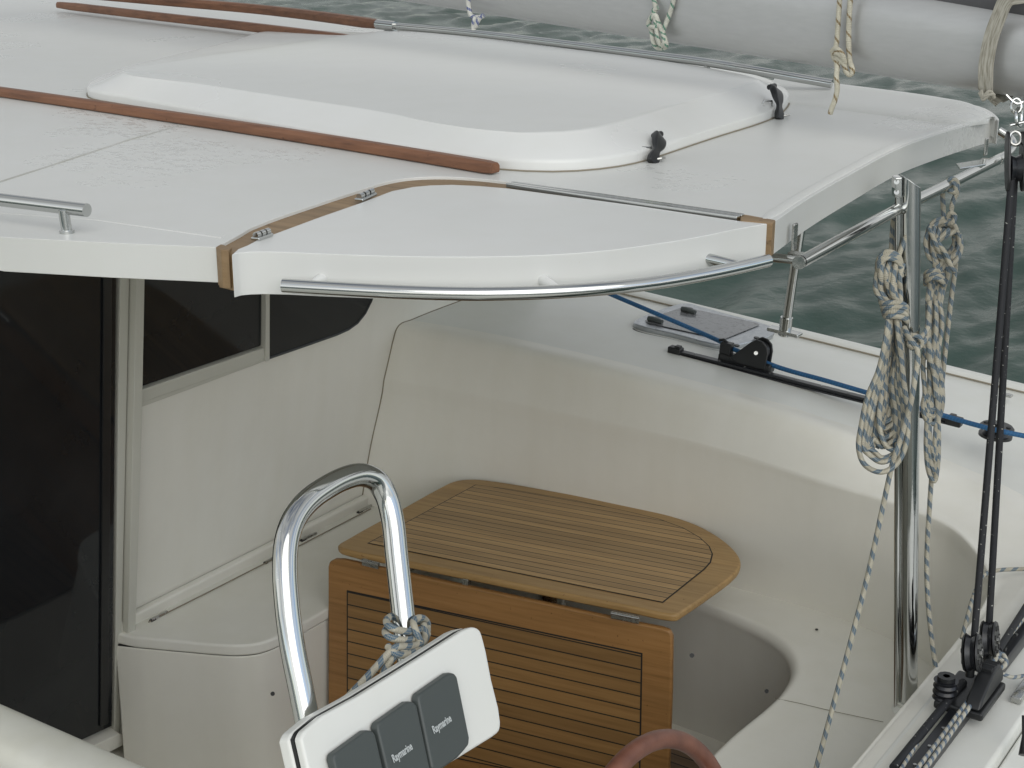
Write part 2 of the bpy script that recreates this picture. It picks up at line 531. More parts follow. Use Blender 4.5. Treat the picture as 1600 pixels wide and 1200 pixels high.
# ================================================================== WATER
def build_water():
    th = []
    c = math.atan2(fw_h.y, fw_h.x)
    th = list(np.linspace(c - R(32), c + R(26), 620))
    th += list(np.linspace(c + R(26), c - R(32) + 2 * math.pi, 120))[1:-1]
    th = np.array(th)
    r = [0.5]
    while r[-1] < 7: r.append(r[-1] * 1.12)
    while r[-1] < 75: r.append(r[-1] * 1.0075)
    while r[-1] < 6000: r.append(r[-1] * 1.06)
    r = np.array(r)
    X = np.outer(r, np.cos(th)); Y = np.outer(r, np.sin(th))
    H = np.zeros_like(X)
    rs = np.random.RandomState(3)
    base = c + R(62)          # wind direction
    fade = np.clip(1.3 - np.abs(r) / 160, 0, 1)[:, None]
    wx = .35 * np.sin(X * .31 + Y * .17) + .3 * np.sin(X * .13 - Y * .27 + 1)
    for i in range(90):
        lam = 0.35 * (12 ** rs.rand())
        k = 2 * math.pi / lam
        a = base + rs.randn() * .55
        amp = .0040 * lam ** .95 * (.5 + rs.rand())
        amp *= .62 if lam > 1.6 else 1
        ph = rs.rand() * 6.28
        fd = np.clip(1.4 - r * .011 / lam ** .5, 0, 1)[:, None]
        q = (X * math.cos(a) + Y * math.sin(a)) * k + ph + wx * rs.randn()
        s = np.sin(q)
        H += amp * fd * (s + .25 * np.cos(2 * q))
    H *= fade
    n, m = X.shape
    verts = np.stack([X, Y, H - 0.95], -1).reshape(-1, 3)
    idx = np.arange(n * m).reshape(n, m)
    a = idx[:-1, :]; b_ = idx[1:, :]
    f = np.stack([a, np.roll(a, -1, 1), np.roll(b_, -1, 1), b_], -1).reshape(-1, 4)
    me = bpy.data.meshes.new('water')
    me.from_pydata(verts.tolist(), [], f.tolist())
    for p in me.polygons: p.use_smooth = True
    me.flip_normals()
    ob = bpy.data.objects.new('water', me); COL.objects.link(ob)
    m_, nt, b = newmat('green grey sea', (.040, .070, .058), .16)
    b.inputs['IOR'].default_value = 1.33
    b.inputs['Specular IOR Level'].default_value = .05
    n1 = noise(nt, 6.5, 6, rough=.6, stretch=(1, .75, 1))
    n2 = noise(nt, .22, 3)
    L(nt, ramp(nt, n2, [(.35, (.038, .064, .053)), (.65, (.060, .092, .078))]), b.inputs['Base Color'])
    bump(nt, b, n1, .4, .03)
    me.materials.append(m_)
    tag(ob, kind='structure')
build_water()

# unseen low shore, added so the polished steel reflects a dark band
def build_added_shore():
    bm = bmesh.new(); rs = random.Random(5); n = 260
    c0 = math.atan2(fw_h.y, fw_h.x)
    A_, B_ = [], []
    for k in range(n+1):
        a = c0 + R(70) + R(250)*k/n
        r = 620 + 60*math.sin(a*3)
        h = 16 + 9*math.sin(a*5+1) + 5*math.sin(a*17) + rs.uniform(0, 5)
        A_.append(bm.verts.new((r*math.cos(a), r*math.sin(a), -1.2))); B_.append(bm.verts.new(((r+40)*math.cos(a), (r+40)*math.sin(a), h)))
    C_ = [bm.verts.new(v.co*1.15 - Vector((0,0,v.co.z*1.15+1.5))) for v in B_]
    for k in range(n):
        bm.faces.new((A_[k],A_[k+1],B_[k+1],B_[k])); bm.faces.new((B_[k],B_[k+1],C_[k+1],C_[k]))
    m_, nt, b = newmat('added dark shore', (.035, .05, .035), .9)
    L(nt, ramp(nt, noise(nt, .08, 6), [(.35, (.022, .035, .022)), (.7, (.07, .08, .055))]), b.inputs['Base Color'])
    tag(link('added_shore', bm, m_), kind='structure')
build_added_shore()

# ================================================================== CATAMARAN
cat = thing('catamaran', (-2.5, 3.2, -0.95), 'white sailing catamaran with teak trimmed hardtop over its aft cockpit', 'boat')
ZR = 2.10
RZ = lambda x, y, z=ZR: onZ(x, y, z)

# ---- hull, side deck and far coaming ---------------------------------
st_wt = [(-3.45,4.0,1.00),(-3.22,4.03,1.00),(-2.87,4.06,1.0),(-2.4,4.085,.995),(-2.05,4.105,.985),(-1.82,4.11,.968),(-1.6,4.10,.950),
         (-1.38,4.08,.94),(-1.21,4.03,.93),(-1.09,3.91,.92),(-1.02,3.80,.91),(-.99,3.65,.905),(-.985,3.45,.902),(-.985,3.2,.90),(-.985,2.9,.90),(-.985,2.3,.90)]
st_sh = [(-3.45,4.03,1.195),(-3.22,4.06,1.19),(-2.87,4.09,1.185),(-2.4,4.11,1.165),(-2.05,4.14,1.135),(-1.82,4.17,1.108),(-1.63,4.21,1.075),
         (-1.45,4.26,1.03),(-1.26,4.27,.985),(-1.05,4.18,.955),(-.94,4.02,.94),(-.93,3.80,.93),(-.93,3.52,.925),(-.93,3.22,.922),(-.93,2.9,.92),(-.93,2.3,.92)]
st_ba = [(-3.46,3.97,.5),(-3.24,3.99,.5),(-2.87,4.04,.5),(-2.4,4.08,.5),(-2.05,4.11,.5),(-1.82,4.12,.5),(-1.58,4.11,.5),
         (-1.36,4.06,.5),(-1.21,3.97,.5),(-1.12,3.84,.5),(-1.07,3.72,.5),(-1.05,3.6,.5),(-1.04,3.42,.5),(-1.04,3.2,.5),(-1.04,2.9,.5),(-1.04,2.3,.5)]
V = Vector
rows = [catmull(s, 6) for s in (st_ba, st_wt, st_sh)]
prof_rows = []
for i in range(len(rows[0])):
    ba, wt, sh = rows[0][i], rows[1][i], rows[2][i]
    out = (V((sh.x, sh.y, 0)) - V((ba.x, ba.y, 0)))
    out = out.normalized() if out.length > 1e-4 else V((0, 1, 0))
    t = i / (len(rows[0]) - 1)
    sh_k = max(0, min(1, (t - .33) / .20)); sh_k = sh_k*sh_k*(3-2*sh_k)      # rim emerges from the wall towards the stern
    Z3 = V((0, 0, 1)); low = V((ba.x, ba.y, .44)); mid_ = ba.lerp(wt, .5) - out * .008
    d = sh - wt; dn_ = d.normalized()
    p = [low, ba, mid_, wt - Z3*.055, wt - Z3*(.030 - .019*sh_k), wt + out*.004*sh_k + Z3*.001, wt + d*(.08 + .02*sh_k) + out*.012*sh_k,
         wt + d*.5, sh - dn_*.042, sh - dn_*.012 + out*.004, sh + out*.018 + Z3*.002, sh + out*.09 + Z3*.004]
    prof_rows.append(catmull(p, 5))
coam = grid('coaming', prof_rows, M['cockpit'], cat)
# deck from coaming shoulder to gunwale
gun = [(-7.5,5.02,1.36),(-5.0,5.06,1.27),(-3.6,5.06,1.205),(-2.83,5.05,1.16),(-2.02,5.05,1.105),(-1.32,5.05,1.054),(-.9,5.05,1.03),(-.3,5.03,1.0),(.8,4.95,.9)]
inn = [(-7.5,4.10,1.42),(-5.0,4.12,1.32),(-3.6,4.12,1.235)]
sh_end = [r[-1] for r in prof_rows]
# side deck: forward strip, main strip, aft platform
def gun_at(x):
    for i in range(len(gun) - 1):
        if gun[i][0] <= x <= gun[i + 1][0]:
            t = (x - gun[i][0]) / (gun[i + 1][0] - gun[i][0])
            return V(gun[i]).lerp(V(gun[i + 1]), t)
    return V(gun[0]) if x < gun[0][0] else V(gun[-1])
inner = [V(p) for p in inn] + [p for p in sh_end if p.y > 4.02 and p.x > -3.4]
last = inner[-1]
inner += [V((-.86, 4.03, .933)), V((-.72, 4.03, .930)), V((-.3, 4.03, .915)), V((.8, 4.0, .85))]
drows = []
for p in inner:
    g = gun_at(p.x)
    q = [p, p.lerp(g, .12) + V((0, 0, .004)), p.lerp(g, .5) + V((0, 0, .006)), p.lerp(g, .82) + V((0, 0, .002)), V((p.x, g.y - .075, g.z - .001)),
         V((p.x, g.y - .06, g.z + .012)), V((p.x, g.y - .015, g.z + .012)), V((p.x, g.y + .01, g.z - .01)), V((p.x, g.y + .03, g.z - .12)), V((p.x, g.y + .02, -.2)), V((p.x, g.y - .12, -1.1))]
    drows.append(catmull(q, 4))
hull = grid('hull', drows, M['deck'], cat)
# simple traveller beam + aft deck as solids
prism('beam', [(-.94,2.2,.918),(-.73,2.2,.918),(-.73,4.04,.922),(-.94,4.04,.922)], (0,0,-.10), M['deck'], cat, bevel=.012)
prism('beam', [(-.728,2.2,.885),(-.66,2.2,.860),(-.66,4.04,.880),(-.728,4.04,.905)], (0,0,-.30), M['deck'], cat, bevel=.01)
prism('aft_seat', [(-.645,2.2,.900),(.4,2.2,.900),(.4,4.0,.900),(-.645,4.0,.900)], (0,0,-.34), M['deck'], cat, bevel=.018)
# gunwale groove
gr = []
for x in np.linspace(-6, .3, 60):
    g = gun_at(x); gr.append(V((x, g.y - .078, g.z + .0035)))
tube('deck_groove', gr, .0032, M['seam'], cat, seg=6)

# ---- bulkhead ---------------------------------------------------------
RAKE = .178
BP = V((-3.34, 3, .5)); BN = V((1, 0, -RAKE)).normalized()
def bk(a, z, off=0): return V((-3.34 + (z - .5) * RAKE, a, z)) + BN * off
def onBk(x, y, off=0): return onP(x, y, BP + BN * off, BN)
prism('bulkhead', [bk(.6,.05), bk(4.05,.05), bk(4.05,1.0), bk(4.63,1.10), bk(4.56,2.03), bk(.6,2.03)], BN * -.05, M['cockpit'], cat, bevel=.004, seg=2)
# seam where the coaming and side deck meet the bulkhead
def cross(rows_, cols):
    out = []
    for j in cols:
        for i in range(len(rows_) - 1):
            p, q = rows_[i][j], rows_[i+1][j]
            dp, dq = (p - BP).dot(BN), (q - BP).dot(BN)
            if dp < 0 <= dq:
                out.append(p.lerp(q, dp / (dp - dq)) + BN*.001); break
    return out
seam_pts = cross(prof_rows, range(5, len(prof_rows[0]))) + [p for p in cross(drows, range(0, 18)) if p.y < 4.57]
tube('panel_seam', seam_pts, .0026, M['seam'], cat, seg=8)
rowsC = []
for x, dy in ((-7.2, 0), (-5, .0), (-3.4, .0), (-3.24, .0)):
    zz = 1.24 + (-3.1 - x) * .045
    rowsC.append([V((x, 4.64 + dy, zz - .05)), V((x, 4.62 + dy, zz + .02)), V((x, 4.57 + dy, 1.7)), V((x + .05, 4.54 + dy, 2.05))])
grid('cabin_side', rowsC, M['gel'], cat, thick=.03)
wl = [bk(4.56,1.175), V((-2.985, 4.68, 1.160)), V((-3.06, 4.66, 1.33)), bk(4.60,1.62), bk(4.54,1.62)]
prism('cabin_wing', wl, (-.035, .012, 0), M['gel'], cat, bevel=.006)
tube('panel_seam', [bk(4.56,1.181,.003), V((-2.98,4.684,1.163))], .0026, M['seam'], cat, seg=6)  # dark bead at the wing's foot also draws its shadow line

# sliding door
door = tag(link('sliding_door', (lambda bm: (add_prism(bm, [onBk(-330,400,.012), onBk(174,400,.012), onBk(168,1130,.012), onBk(-330,1358,.012)], [onBk(-330,400,.012)+BN*.02, onBk(174,400,.012)+BN*.02, onBk(168,1130,.012)+BN*.02, onBk(-330,1358,.012)+BN*.02]), bm)[1])(bmesh.new()), M['glass'], bevel=.002), 'dark tinted glass sliding door')
kid(door, cat)
def strip(name, pts, d, mat, par, bevel=.003):
    return prism(name, pts, BN * d, mat, par, bevel=bevel)
strip('door_edge', [onBk(160,400,.033), onBk(173.5,400,.033), onBk(167.5,1129,.033), onBk(155,1135,.033)], .006, M['black'], door, .002)
strip('door_frame', [onBk(176,400,.002), onBk(191,400,.002), onBk(176.5,1152,.002), onBk(168,1158,.002)], .030, M['frame'], cat)
strip('door_frame', [onBk(193,400,.002), onBk(206,400,.002), onBk(202.5,640,.002), onBk(189,1143,.002), onBk(178.5,1148,.002)], .052, M['frame'], cat)
strip('door_sill', [onBk(-330,1362,.002), onBk(168,1134,.002), onBk(187,1146,.002), onBk(-330,1392,.002)], .055, M['cockpit'], cat)
# windows
w1 = kid(strip('window', [onBk(206,400,.004), onBk(406,400,.004), onBk(405,539,.004), onBk(205.5,607,.004)], .008, M['glass'], None), cat)
w2o = [onBk(413,400,.004), onBk(600,400,.004), onBk(583,450,.004), onBk(574,472,.004), onBk(565,489,.004), onBk(553,503,.004), onBk(540,512,.004), onBk(522,520,.004), onBk(413,557.5,.004)]
w2 = kid(strip('window', w2o, .010, M['glass'], None), cat)
gas = [p + BN * .008 for p in (onBk(583,450,.004), onBk(576,470,.004), onBk(567,488,.004), onBk(555,503,.004), onBk(541,513,.004), onBk(523,521,.004), onBk(470,539.5,.004), onBk(413,559,.004))]
tube('gasket', gas, .0055, M['black'], w2, seg=8)
strip('mullion', [onBk(406,400,.002), onBk(412,400,.002), onBk(412,559,.002), onBk(405.5,561,.002)], .026, M['frame'], w1, .002)
strip('lower_frame', [onBk(205,608.5,.002), onBk(405,540.5,.002), onBk(408,558,.002), onBk(205,629,.002)], .020, M['frame'], w1, .003)
strip('lower_frame', [onBk(205,630.5,.002), onBk(410,559.5,.002), onBk(418,560,.002), onBk(205,639,.002)], .010, M['frame'], w1, .002)

# ---- benches, floor -------------------------------------------------
ZS = .52
S_ = lambda x, y, z=ZS: onZ(x, y, z)
prism('cockpit_floor', [(-3.55,.8,.06),(-1.0,.8,.06),(-1.0,4.1,.06),(-3.55,4.1,.06)], (0,0,-.05), M['cockpit'], cat)
prism('floor_teak', [(-2.7,1.9,.064),(-1.53,1.9,.064),(-1.53,3.82,.064),(-2.7,3.82,.064)], (0,0,.004), M['slat_floor'], cat)
# L-shaped far + aft bench: inner (front) edge, rounded corner
fr = [V((-2.84,3.93,ZS)), V((-2.2,3.94,ZS)), V((-1.93,3.94,ZS)), S_(1150,967), S_(1195,990), S_(1225,1016), S_(1234,1046), S_(1222,1073), S_(1207,1091), V((-1.52,3.3,ZS)), V((-1.52,2.9,ZS)), V((-1.52,2.3,ZS))]
frc = catmull(fr, 6)
bk_ = [V((r[1].x, r[1].y, ZS)) for r in prof_rows]
bkr = resample([p for p in bk_ if p.x > -2.9], len(frc), closed=False)
brow = []
for f, g in zip(frc, bkr):
    nn = V((g.x - f.x, g.y - f.y, 0)).normalized()
    lo = V((f.x, f.y, .05)) + nn * .03
    brow.append(catmull([lo, lo.lerp(f, .5) + nn * .004, f + nn * .006 - V((0,0,.045)), f + nn * .004 - V((0,0,.018)), f + nn * .022 + V((0,0,.003)), f + nn * .05 + V((0,0,.003)), f.lerp(g, .6), V((g.x, g.y, ZS - .004)) + nn * .02], 4))
bench = kid(grid('bench', brow, M['seat']), cat)
def dot(name, p, n, r, mat, par):
    n = V(n).normalized()
    return tube(name, [p, p + n * r * .5], r, mat, par, seg=12)
dot('drain_plug', onZ(1276,984,ZS+.004), (0,0,1), .0045, M['dark'], bench)
for (x, y) in ((1081,1024),(1198,1080)):
    # find face by x-y: step the ray until it crosses the bench front curve
    best = None
    for tt in np.linspace(3.0, 5.5, 900):
        p = atD(x, y, tt)
        d = min((V((q.x, q.y, 0)) - V((p.x, p.y, 0))).length for q in frc)
        if best is None or d < best[0]: best = (d, p)
    dot('bolt', best[1], CAM - best[1], .006, M['dark'], bench)
# seat lid joint (faint)
tube('lid_joint', [S_(1211,1091,ZS+.004), S_(1250,1099,ZS+.004), S_(1300,1111,ZS+.004), S_(1380,1128,ZS+.003)], .0009, M['seam'], bench, seg=6)
tube('lid_joint', [V((p.x, p.y, ZS + .0008)) + V((g.x-p.x, g.y-p.y, 0)).normalized()*.03 for p, g in list(zip(frc, bkr))[14:]], .0008, M['seam'], bench, seg=6)

# forward locker under the windows
loc_o = [V((-3.33,2.785,ZS)), V((-3.25,2.80,ZS)), V((-3.10,2.865,ZS)), V((-3.01,2.905,ZS)), V((-2.95,2.94,ZS)), V((-2.91,2.985,ZS)), V((-2.893,3.05,ZS)), V((-2.888,3.2,ZS)), V((-2.88,4.08,ZS)), V((-3.33,4.08,ZS))]
lc = catmull(loc_o[1:8], 5)
outl = [loc_o[0]] + lc + loc_o[8:]
lockb = [p + V((0,0,-.035)) for p in outl]
cen = V((-3.15, 3.45, 0))
def shrink(pts, d):
    r = []
    n = len(pts)
    for i, p in enumerate(pts):
        a = pts[i - 1]; b = pts[(i + 1) % n]
        t = V((b.x - a.x, b.y - a.y, 0)).normalized()
        nn = V((-t.y, t.x, 0))
        if nn.dot(V((cen.x - p.x, cen.y - p.y, 0))) < 0: nn = -nn
        r.append(p + nn * d)
    return r
bot = [V((p.x, p.y, .05)) for p in shrink(outl, .0)]
topb = [V((p.x, p.y, ZS - .042)) for p in shrink(outl, .008)]
bm = bmesh.new(); add_prism(bm, bot, topb)
locker = kid(link('locker', bm, M['cockpit'], bevel=.006, seg=2, angle=50), cat)
bm = bmesh.new(); add_prism(bm, [V((p.x, p.y, ZS - .038)) for p in outl], outl)
lid = kid(link('locker_lid', bm, M['seat'], bevel=.009, seg=4, angle=50), locker)
bm = bmesh.new(); add_prism(bm, [V((p.x, p.y, ZS - .0425)) for p in shrink(outl, .012)], [V((p.x, p.y, ZS - .0375)) for p in shrink(outl, .012)])
kid(link('lid_seal', bm, M['dark'], smooth=False), locker)
# upstand behind the lid and its hinges
prism('bench_upstand', [bk(2.79,.56,.002), bk(2.79,.56,.028), bk(4.03,.56,.028), bk(4.03,.56,.002)], (-.006,0,-.05), M['cockpit'], cat, bevel=.008)
tube('panel_seam', [onBk(199,979,.006), onBk(330,913,.006), onBk(450,852,.006), onBk(579,784,.006)], .003, M['seam'], cat, seg=6)
tube('lid_gap', [S_(232,972,ZS+.0035), S_(330,923,ZS+.0035), S_(450,862,ZS+.0035), S_(579,795,ZS+.0035)], .0022, M['seam'], locker, seg=6)
for (x0,y0,x1,y1) in ((236,969,261,956),(414,879,427,872),(471,844,494,833),(560,800,580,790)):
    a = S_(x0, y0, ZS + .004); b_ = S_(x1, y1, ZS + .004)
    h = tube('hinge', [a, b_], .0055, M['satin'], lid, seg=8)
    tube('hinge_gap', [a.lerp(b_, -.05) - V((0,0,.003)), a.lerp(b_, .25) - V((0,0,.003))], .0062, M['dark'], h, seg=8)
p = onP(426, 1084, V((-2.94, 2.86, .3)), V((.6, -.75, 0)))
dot('bolt', p + (CAM - p).normalized() * .03, CAM - p, .0065, M['dark'], locker)

# near side coaming in the lower left foreground
nr = []
for x in np.linspace(-4.5, .6, 40):
    nr.append(catmull([V((x,1.67,.06)), V((x,1.67,.8)), V((x,1.672,1.11)), V((x,1.655,1.145)), V((x,1.62,1.155)), V((x,1.56,1.15)), V((x,1.53,1.132)), V((x,1.49,1.126)), V((x,1.2,1.12)), V((x,.9,1.10)), V((x,.2,1.08)), V((x,-.5,1.06)), V((x,-.62,.9)), V((x,-.62,-1.1))], 4))
grid('near_coaming', nr, M['oldgel'], cat)

# ---- hardtop --------------------------------------------------------
aft_edge = [(1212,345),(1262,311),(1337,268),(1412,229),(1487,203),(1535,189)]
far_cr = [(1551,184),(1558,178),(1552,172),(1530,164),(1499,157),(1450,149),(1375,141),(1300,133)]
aft_w = catmull([RZ(*p) for p in aft_edge], 4)
cor_w = catmull([RZ(1535,189), RZ(1553,185.5), RZ(1560,188), RZ(1556,180), RZ(1530,166), RZ(1499,160), RZ(1450,154), RZ(1375,146), RZ(1300,140)], 4)
trim_out = [(339,386),(355,377),(375,366),(394,355),(500,317),(562,297),(600,285),(631,279),(660,276.5),(695,276),(744,278.5),(796,284)]
trim_in = [(362,391),(372,387),(386,381),(400,374),(500,337),(562,315.5),(612,297),(645,290.5),(672,288),(706,287),(750,289),(796,292.5)]
tow = catmull([RZ(*p) for p in trim_out], 4)
tiw = catmull([RZ(*p) for p in trim_in], 4)
fwd = [RZ(1100,107), RZ(850,71), RZ(600,43), RZ(400,17), RZ(210,-3), RZ(-100,-36), V((-9.5,5.6,ZR)), V((-9.5,1.62,ZR))]
near = [V((-4.0,1.62,ZR)), RZ(0,370), RZ(170,379)]
outline = aft_w + cor_w[1:] + fwd + near + tow + [RZ(1000,310), RZ(1156,334)]
bm = bmesh.new()
add_prism(bm, [p - V((0,0,.062)) for p in outline], outline)
hard = kid(link('hardtop', bm, M['roof'], bevel=.011, seg=4, angle=35), cat)
# raised bulwark on the far side of the hardtop
bi = catmull([RZ(1190,158), RZ(1232,163), RZ(1340,176), RZ(1440,189.5), RZ(1499,196), RZ(1527,193), RZ(1545,190)], 5)
bo = catmull([RZ(1215,118,ZR+.035), RZ(1300,130,ZR+.035), RZ(1380,140,ZR+.035), RZ(1465,152,ZR+.034), RZ(1525,166,ZR+.03), RZ(1548,181,ZR+.012), RZ(1556,186,ZR-.004)], 5)
br = []
for a, b_ in zip(bi, bo):
    d = b_ - a
    br.append(catmull([a - V((0,0,.004)), a + d * .08 + V((0,0,.004)), a + d * .5 + V((0,0,.004)), b_ + V((0,0,.001)), b_ + V((d.x,d.y,0)).normalized() * .018 - V((0,0,.006)), b_ + V((d.x,d.y,0)).normalized() * .03 - V((0,0,.06))], 4))
kid(grid('bulwark', br, M['roof']), hard)
lipc = []
for i, p in enumerate(aft_w):
    q = aft_w[min(i+1, len(aft_w)-1)] - aft_w[max(i-1, 0)]
    inn_ = V((-q.y, q.x, 0)).normalized()
    if inn_.x > 0: inn_ = -inn_
    lipc.append(p + inn_*.021 + V((0,0,-.001)))
tube('edge_lip', lipc, [.008]+[.013]*(len(lipc)-2)+[.008], M['roof'], hard, seg=20, flat=.42, ref=(0,0,1))
# shallow groove across the roof
tube('roof_groove', [RZ(-90,317,ZR+.0005), RZ(0,284,ZR+.0005), RZ(100,252,ZR+.0005), RZ(200,219,ZR+.0005), RZ(281,196,ZR+.0005)], .0042, gelcoat('groove grey', (.52,.52,.49), .5, .25), hard, seg=6, flat=.3)  # groove drawn as a flat strip, greyer than the roof
# raised step along the near margin of the roof
prism('roof_margin', [RZ(-60,330,ZR-.001), RZ(150,345,ZR-.001), RZ(345,373,ZR-.001), RZ(352,369,ZR-.001), RZ(150,335,ZR-.001), RZ(-60,318,ZR-.001)], (0,0,.0022), M['roof'], hard, bevel=.0012)
# trim round the corner panel
bm = bmesh.new()
ring_o, ring_i = tow, tiw
n = len(ring_o)
vt = [bm.verts.new(p + V((0,0,-.006))) for p in ring_o]; vi = [bm.verts.new(p + V((0,0,-.006))) for p in ring_i]
bt = [bm.verts.new(p + V((0,0,-.07))) for p in ring_o]; bi2 = [bm.verts.new(p + V((0,0,-.07))) for p in ring_i]
for i in range(n - 1):
    for q in ((vt[i],vt[i+1],vi[i+1],vi[i]), (bt[i],bi2[i],bi2[i+1],bt[i+1]), (vt[i],bt[i],bt[i+1],vt[i+1]), (vi[i],vi[i+1],bi2[i+1],bi2[i])):
        bm.faces.new(q)
bm.faces.new((vt[0],vi[0],bi2[0],bt[0])); bm.faces.new((vt[-1],bt[-1],bi2[-1],vi[-1]))
trim = kid(link('teak_trim', bm, M['teaktrim'], smooth=False), hard)
t0 = RZ(796,288,ZR+.001); t1 = RZ(1157,340,ZR+.001)
sd_ = (t1 - t0).normalized(); sn = V((-sd_.y, sd_.x, 0))
bm = bmesh.new()
for off, hw in ((.0095,.0062),(-.0065,.0068)):
    add_box(bm, (t0+t1)/2 + sn*off, (t1-t0)/2, sn*hw, V((0,0,.005)))
kid(link('steel_strip', bm, M['steel'], bevel=.002), hard)
bm = bmesh.new(); add_box(bm, (t0+t1)/2 - V((0,0,.035)), (t1-t0)/2, sn*.012, V((0,0,.030)))
kid(link('teak_trim', bm, M['teaktrim'], bevel=.002), hard)
prism('teak_trim', [RZ(1157,333.5,ZR+.002), RZ(1212,343.5,ZR+.002), RZ(1207,349,ZR+.002), RZ(1190,347,ZR+.002), RZ(1157,344,ZR+.002)], (0,0,-.064), M['teaktrim'], hard, bevel=.002)
tl = [RZ(337,385.5,ZR+.001), RZ(345,381,ZR+.001), RZ(362,386,ZR+.001), RZ(357,391,ZR+.001), RZ(345,390,ZR+.001)]
prism('teak_trim', tl, (0,0,-.067), M['teaktrim'], hard, bevel=.002)
# ---- hinged corner panel
pan = [(362,398),(375,394.5),(420,393),(500,396),(600,399.5),(700,401),(800,400),(875,397),(950,391),(1025,381),(1090,370.5),(1150,358),(1195,350)]
pw = catmull([RZ(*p) for p in pan], 3)
inner_edge = [RZ(1206,349), RZ(1157,345.5), RZ(1000,322), RZ(796,294.5)] + [RZ(*p) for p in [(750,290.5),(706,288.5),(672,289.5),(645,292),(612,298.5),(562,317.5),(500,339),(400,376),(386,383.5),(372,389)]]
po = pw + inner_edge
bm = bmesh.new(); add_prism(bm, [p - V((0,0,.074)) for p in po], po)
panel = kid(link('corner_panel', bm, M['hatchgel'], bevel=.012, seg=4, angle=35), cat)
# hinges on the trim
for (x0,y0,x1,y1) in ((398,371,421,363),(560,310,583,300)):
    a = RZ(x0,y0,ZR+.006); b_ = RZ(x1,y1,ZR+.006); d = (b_-a); nn = V((-d.y,d.x,0)).normalized()
    h = box('hinge', (a+b_)/2 - V((0,0,.003)), d*.5, nn*.009, V((0,0,.003)), M['steel'], panel, bevel=.002)
    for k in range(3):
        c0 = a + d*(.04+k*.33); c1 = a + d*(.29+k*.33)
        tube('knuckle', [c0 + V((0,0,.003)), c1 + V((0,0,.003))], .0058, M['steel'], h, seg=10)
# handrail under the panel edge: traced centre line kept 45 mm outside the fascia
hr_px = [(442,446),(500,449.5),(600,455),(700,458.5),(762,459),(875,455.5),(1000,445),(1100,429),(1160,416.5),(1200,407)]
hr = catmull([RZ(x, y, ZR-.050) for x, y in hr_px], 4)
rail = tube('handrail', hr, .0115, M['steel'], panel, seg=20)
for (x, y) in ((493,437),(857,443),(1142,406)):
    q = RZ(x, y+6, ZR - .048)
    k = min(hr, key=lambda h_: (h_-q).length)
    pp = min(pw, key=lambda h_: (V((h_.x,h_.y,q.z))-q).length)
    e = V((pp.x, pp.y, k.z+.006)); d = (e-k)
    tube('standoff', [k, e + d.normalized()*.02], [.0085,.0105], M['steel'] if x > 1000 else M['hatchgel'], rail, seg=14)

# ---- sliding roof hatch --------------------------------------------
HT = ZR + .070
base_px = [(135,152),(200,165),(400,203),(600,240),(700,256),(776,266),(837,270),(912,268),(975,260),(1006,253),(1038,242),(1112,217),(1206,186),(1226,172),(1232,158)]
base_w = [RZ(*p) for p in base_px]
fb = [V((-1.93,4.22,ZR)), V((-2.15,4.36,ZR)), V((-2.8,4.46,ZR)), V((-3.9,4.60,ZR)), V((-4.15,4.52,ZR)), V((-4.02,4.2,ZR))]
top_px = [(187,113),(300,130),(430,150),(600,176),(687,194),(760,204),(830,209),(900,206),(960,193),(1025,173),(1100,152),(1165,133),(1185,126)]
top_w = [RZ(x, y, HT) for x, y in top_px]
# far silhouette of the crowned top
ft = [RZ(1176,121,HT-.010), RZ(1140,112,HT-.022), RZ(1060,98,HT-.020), RZ(950,84,HT-.022), RZ(837,71,HT-.022), RZ(730,58,HT-.022), RZ(650,50,HT-.022), RZ(600,49,HT-.022), RZ(525,57,HT-.022), RZ(400,76,HT-.010), RZ(300,91,HT-.004)]
# match the two loops by angle about a common centre in an affine frame
NB = 160
def densify(loop): return resample(catmull(loop, 8, True), 900)
Lb, Lt = densify(base_w + fb), densify(top_w + ft)
hc = V((-2.75, 3.6, 0))
def polar(loop, n):
    ang = [(math.atan2((p.y - hc.y) / .85, (p.x - hc.x) / 1.25), p) for p in loop]
    out = []
    for k in range(n):
        a = -math.pi + 2 * math.pi * k / n
        out.append(min(ang, key=lambda q: abs(math.atan2(math.sin(q[0] - a), math.cos(q[0] - a))))[1])
    return out
Pb, Pt = polar(Lb, NB), polar(Lt, NB)
for it in range(2):
    Pb = [(Pb[i-1] + Pb[i]*2 + Pb[(i+1) % NB]) / 4 for i in range(NB)]
    Pt = [(Pt[i-1] + Pt[i]*2 + Pt[(i+1) % NB]) / 4 for i in range(NB)]
hrings = [[p - V((0,0,.002)) for p in Pb], [p + V((0,0,.018)) for p in Pb], [a.lerp(b_, .015) + V((0,0,.0225)) for a, b_ in zip(Pb, Pt)]]
hrings.append([a.lerp(b_, .07) + V((0,0,.0225)) for a, b_ in zip(Pb, Pt)])
hrings.append([a.lerp(b_, .45) + V((0,0,.0125)) for a, b_ in zip(Pb, Pt)])
hrings.append([a.lerp(b_, .90) + V((0,0,.002)) for a, b_ in zip(Pb, Pt)])
hrings.append([a.lerp(b_, .975) for a, b_ in zip(Pb, Pt)])
hrings.append([b_ + V((0,0,.0)) for b_ in Pt])
cc = V((-2.75, 3.6, 0))
for s in (.985, .95, .9, .8, .65, .5, .3, .12, 0):
    ring = []
    for p in Pt:
        q = V((cc.x, cc.y, p.z)).lerp(p, s)
        q.z = HT + .009 * (1 - s ** 2) + (p.z - HT) * s ** 7
        ring.append(q)
    hrings.append(ring)
hatch = kid(grid('roof_hatch', [r + [r[0]] for r in hrings], M['hatchgel']), cat)
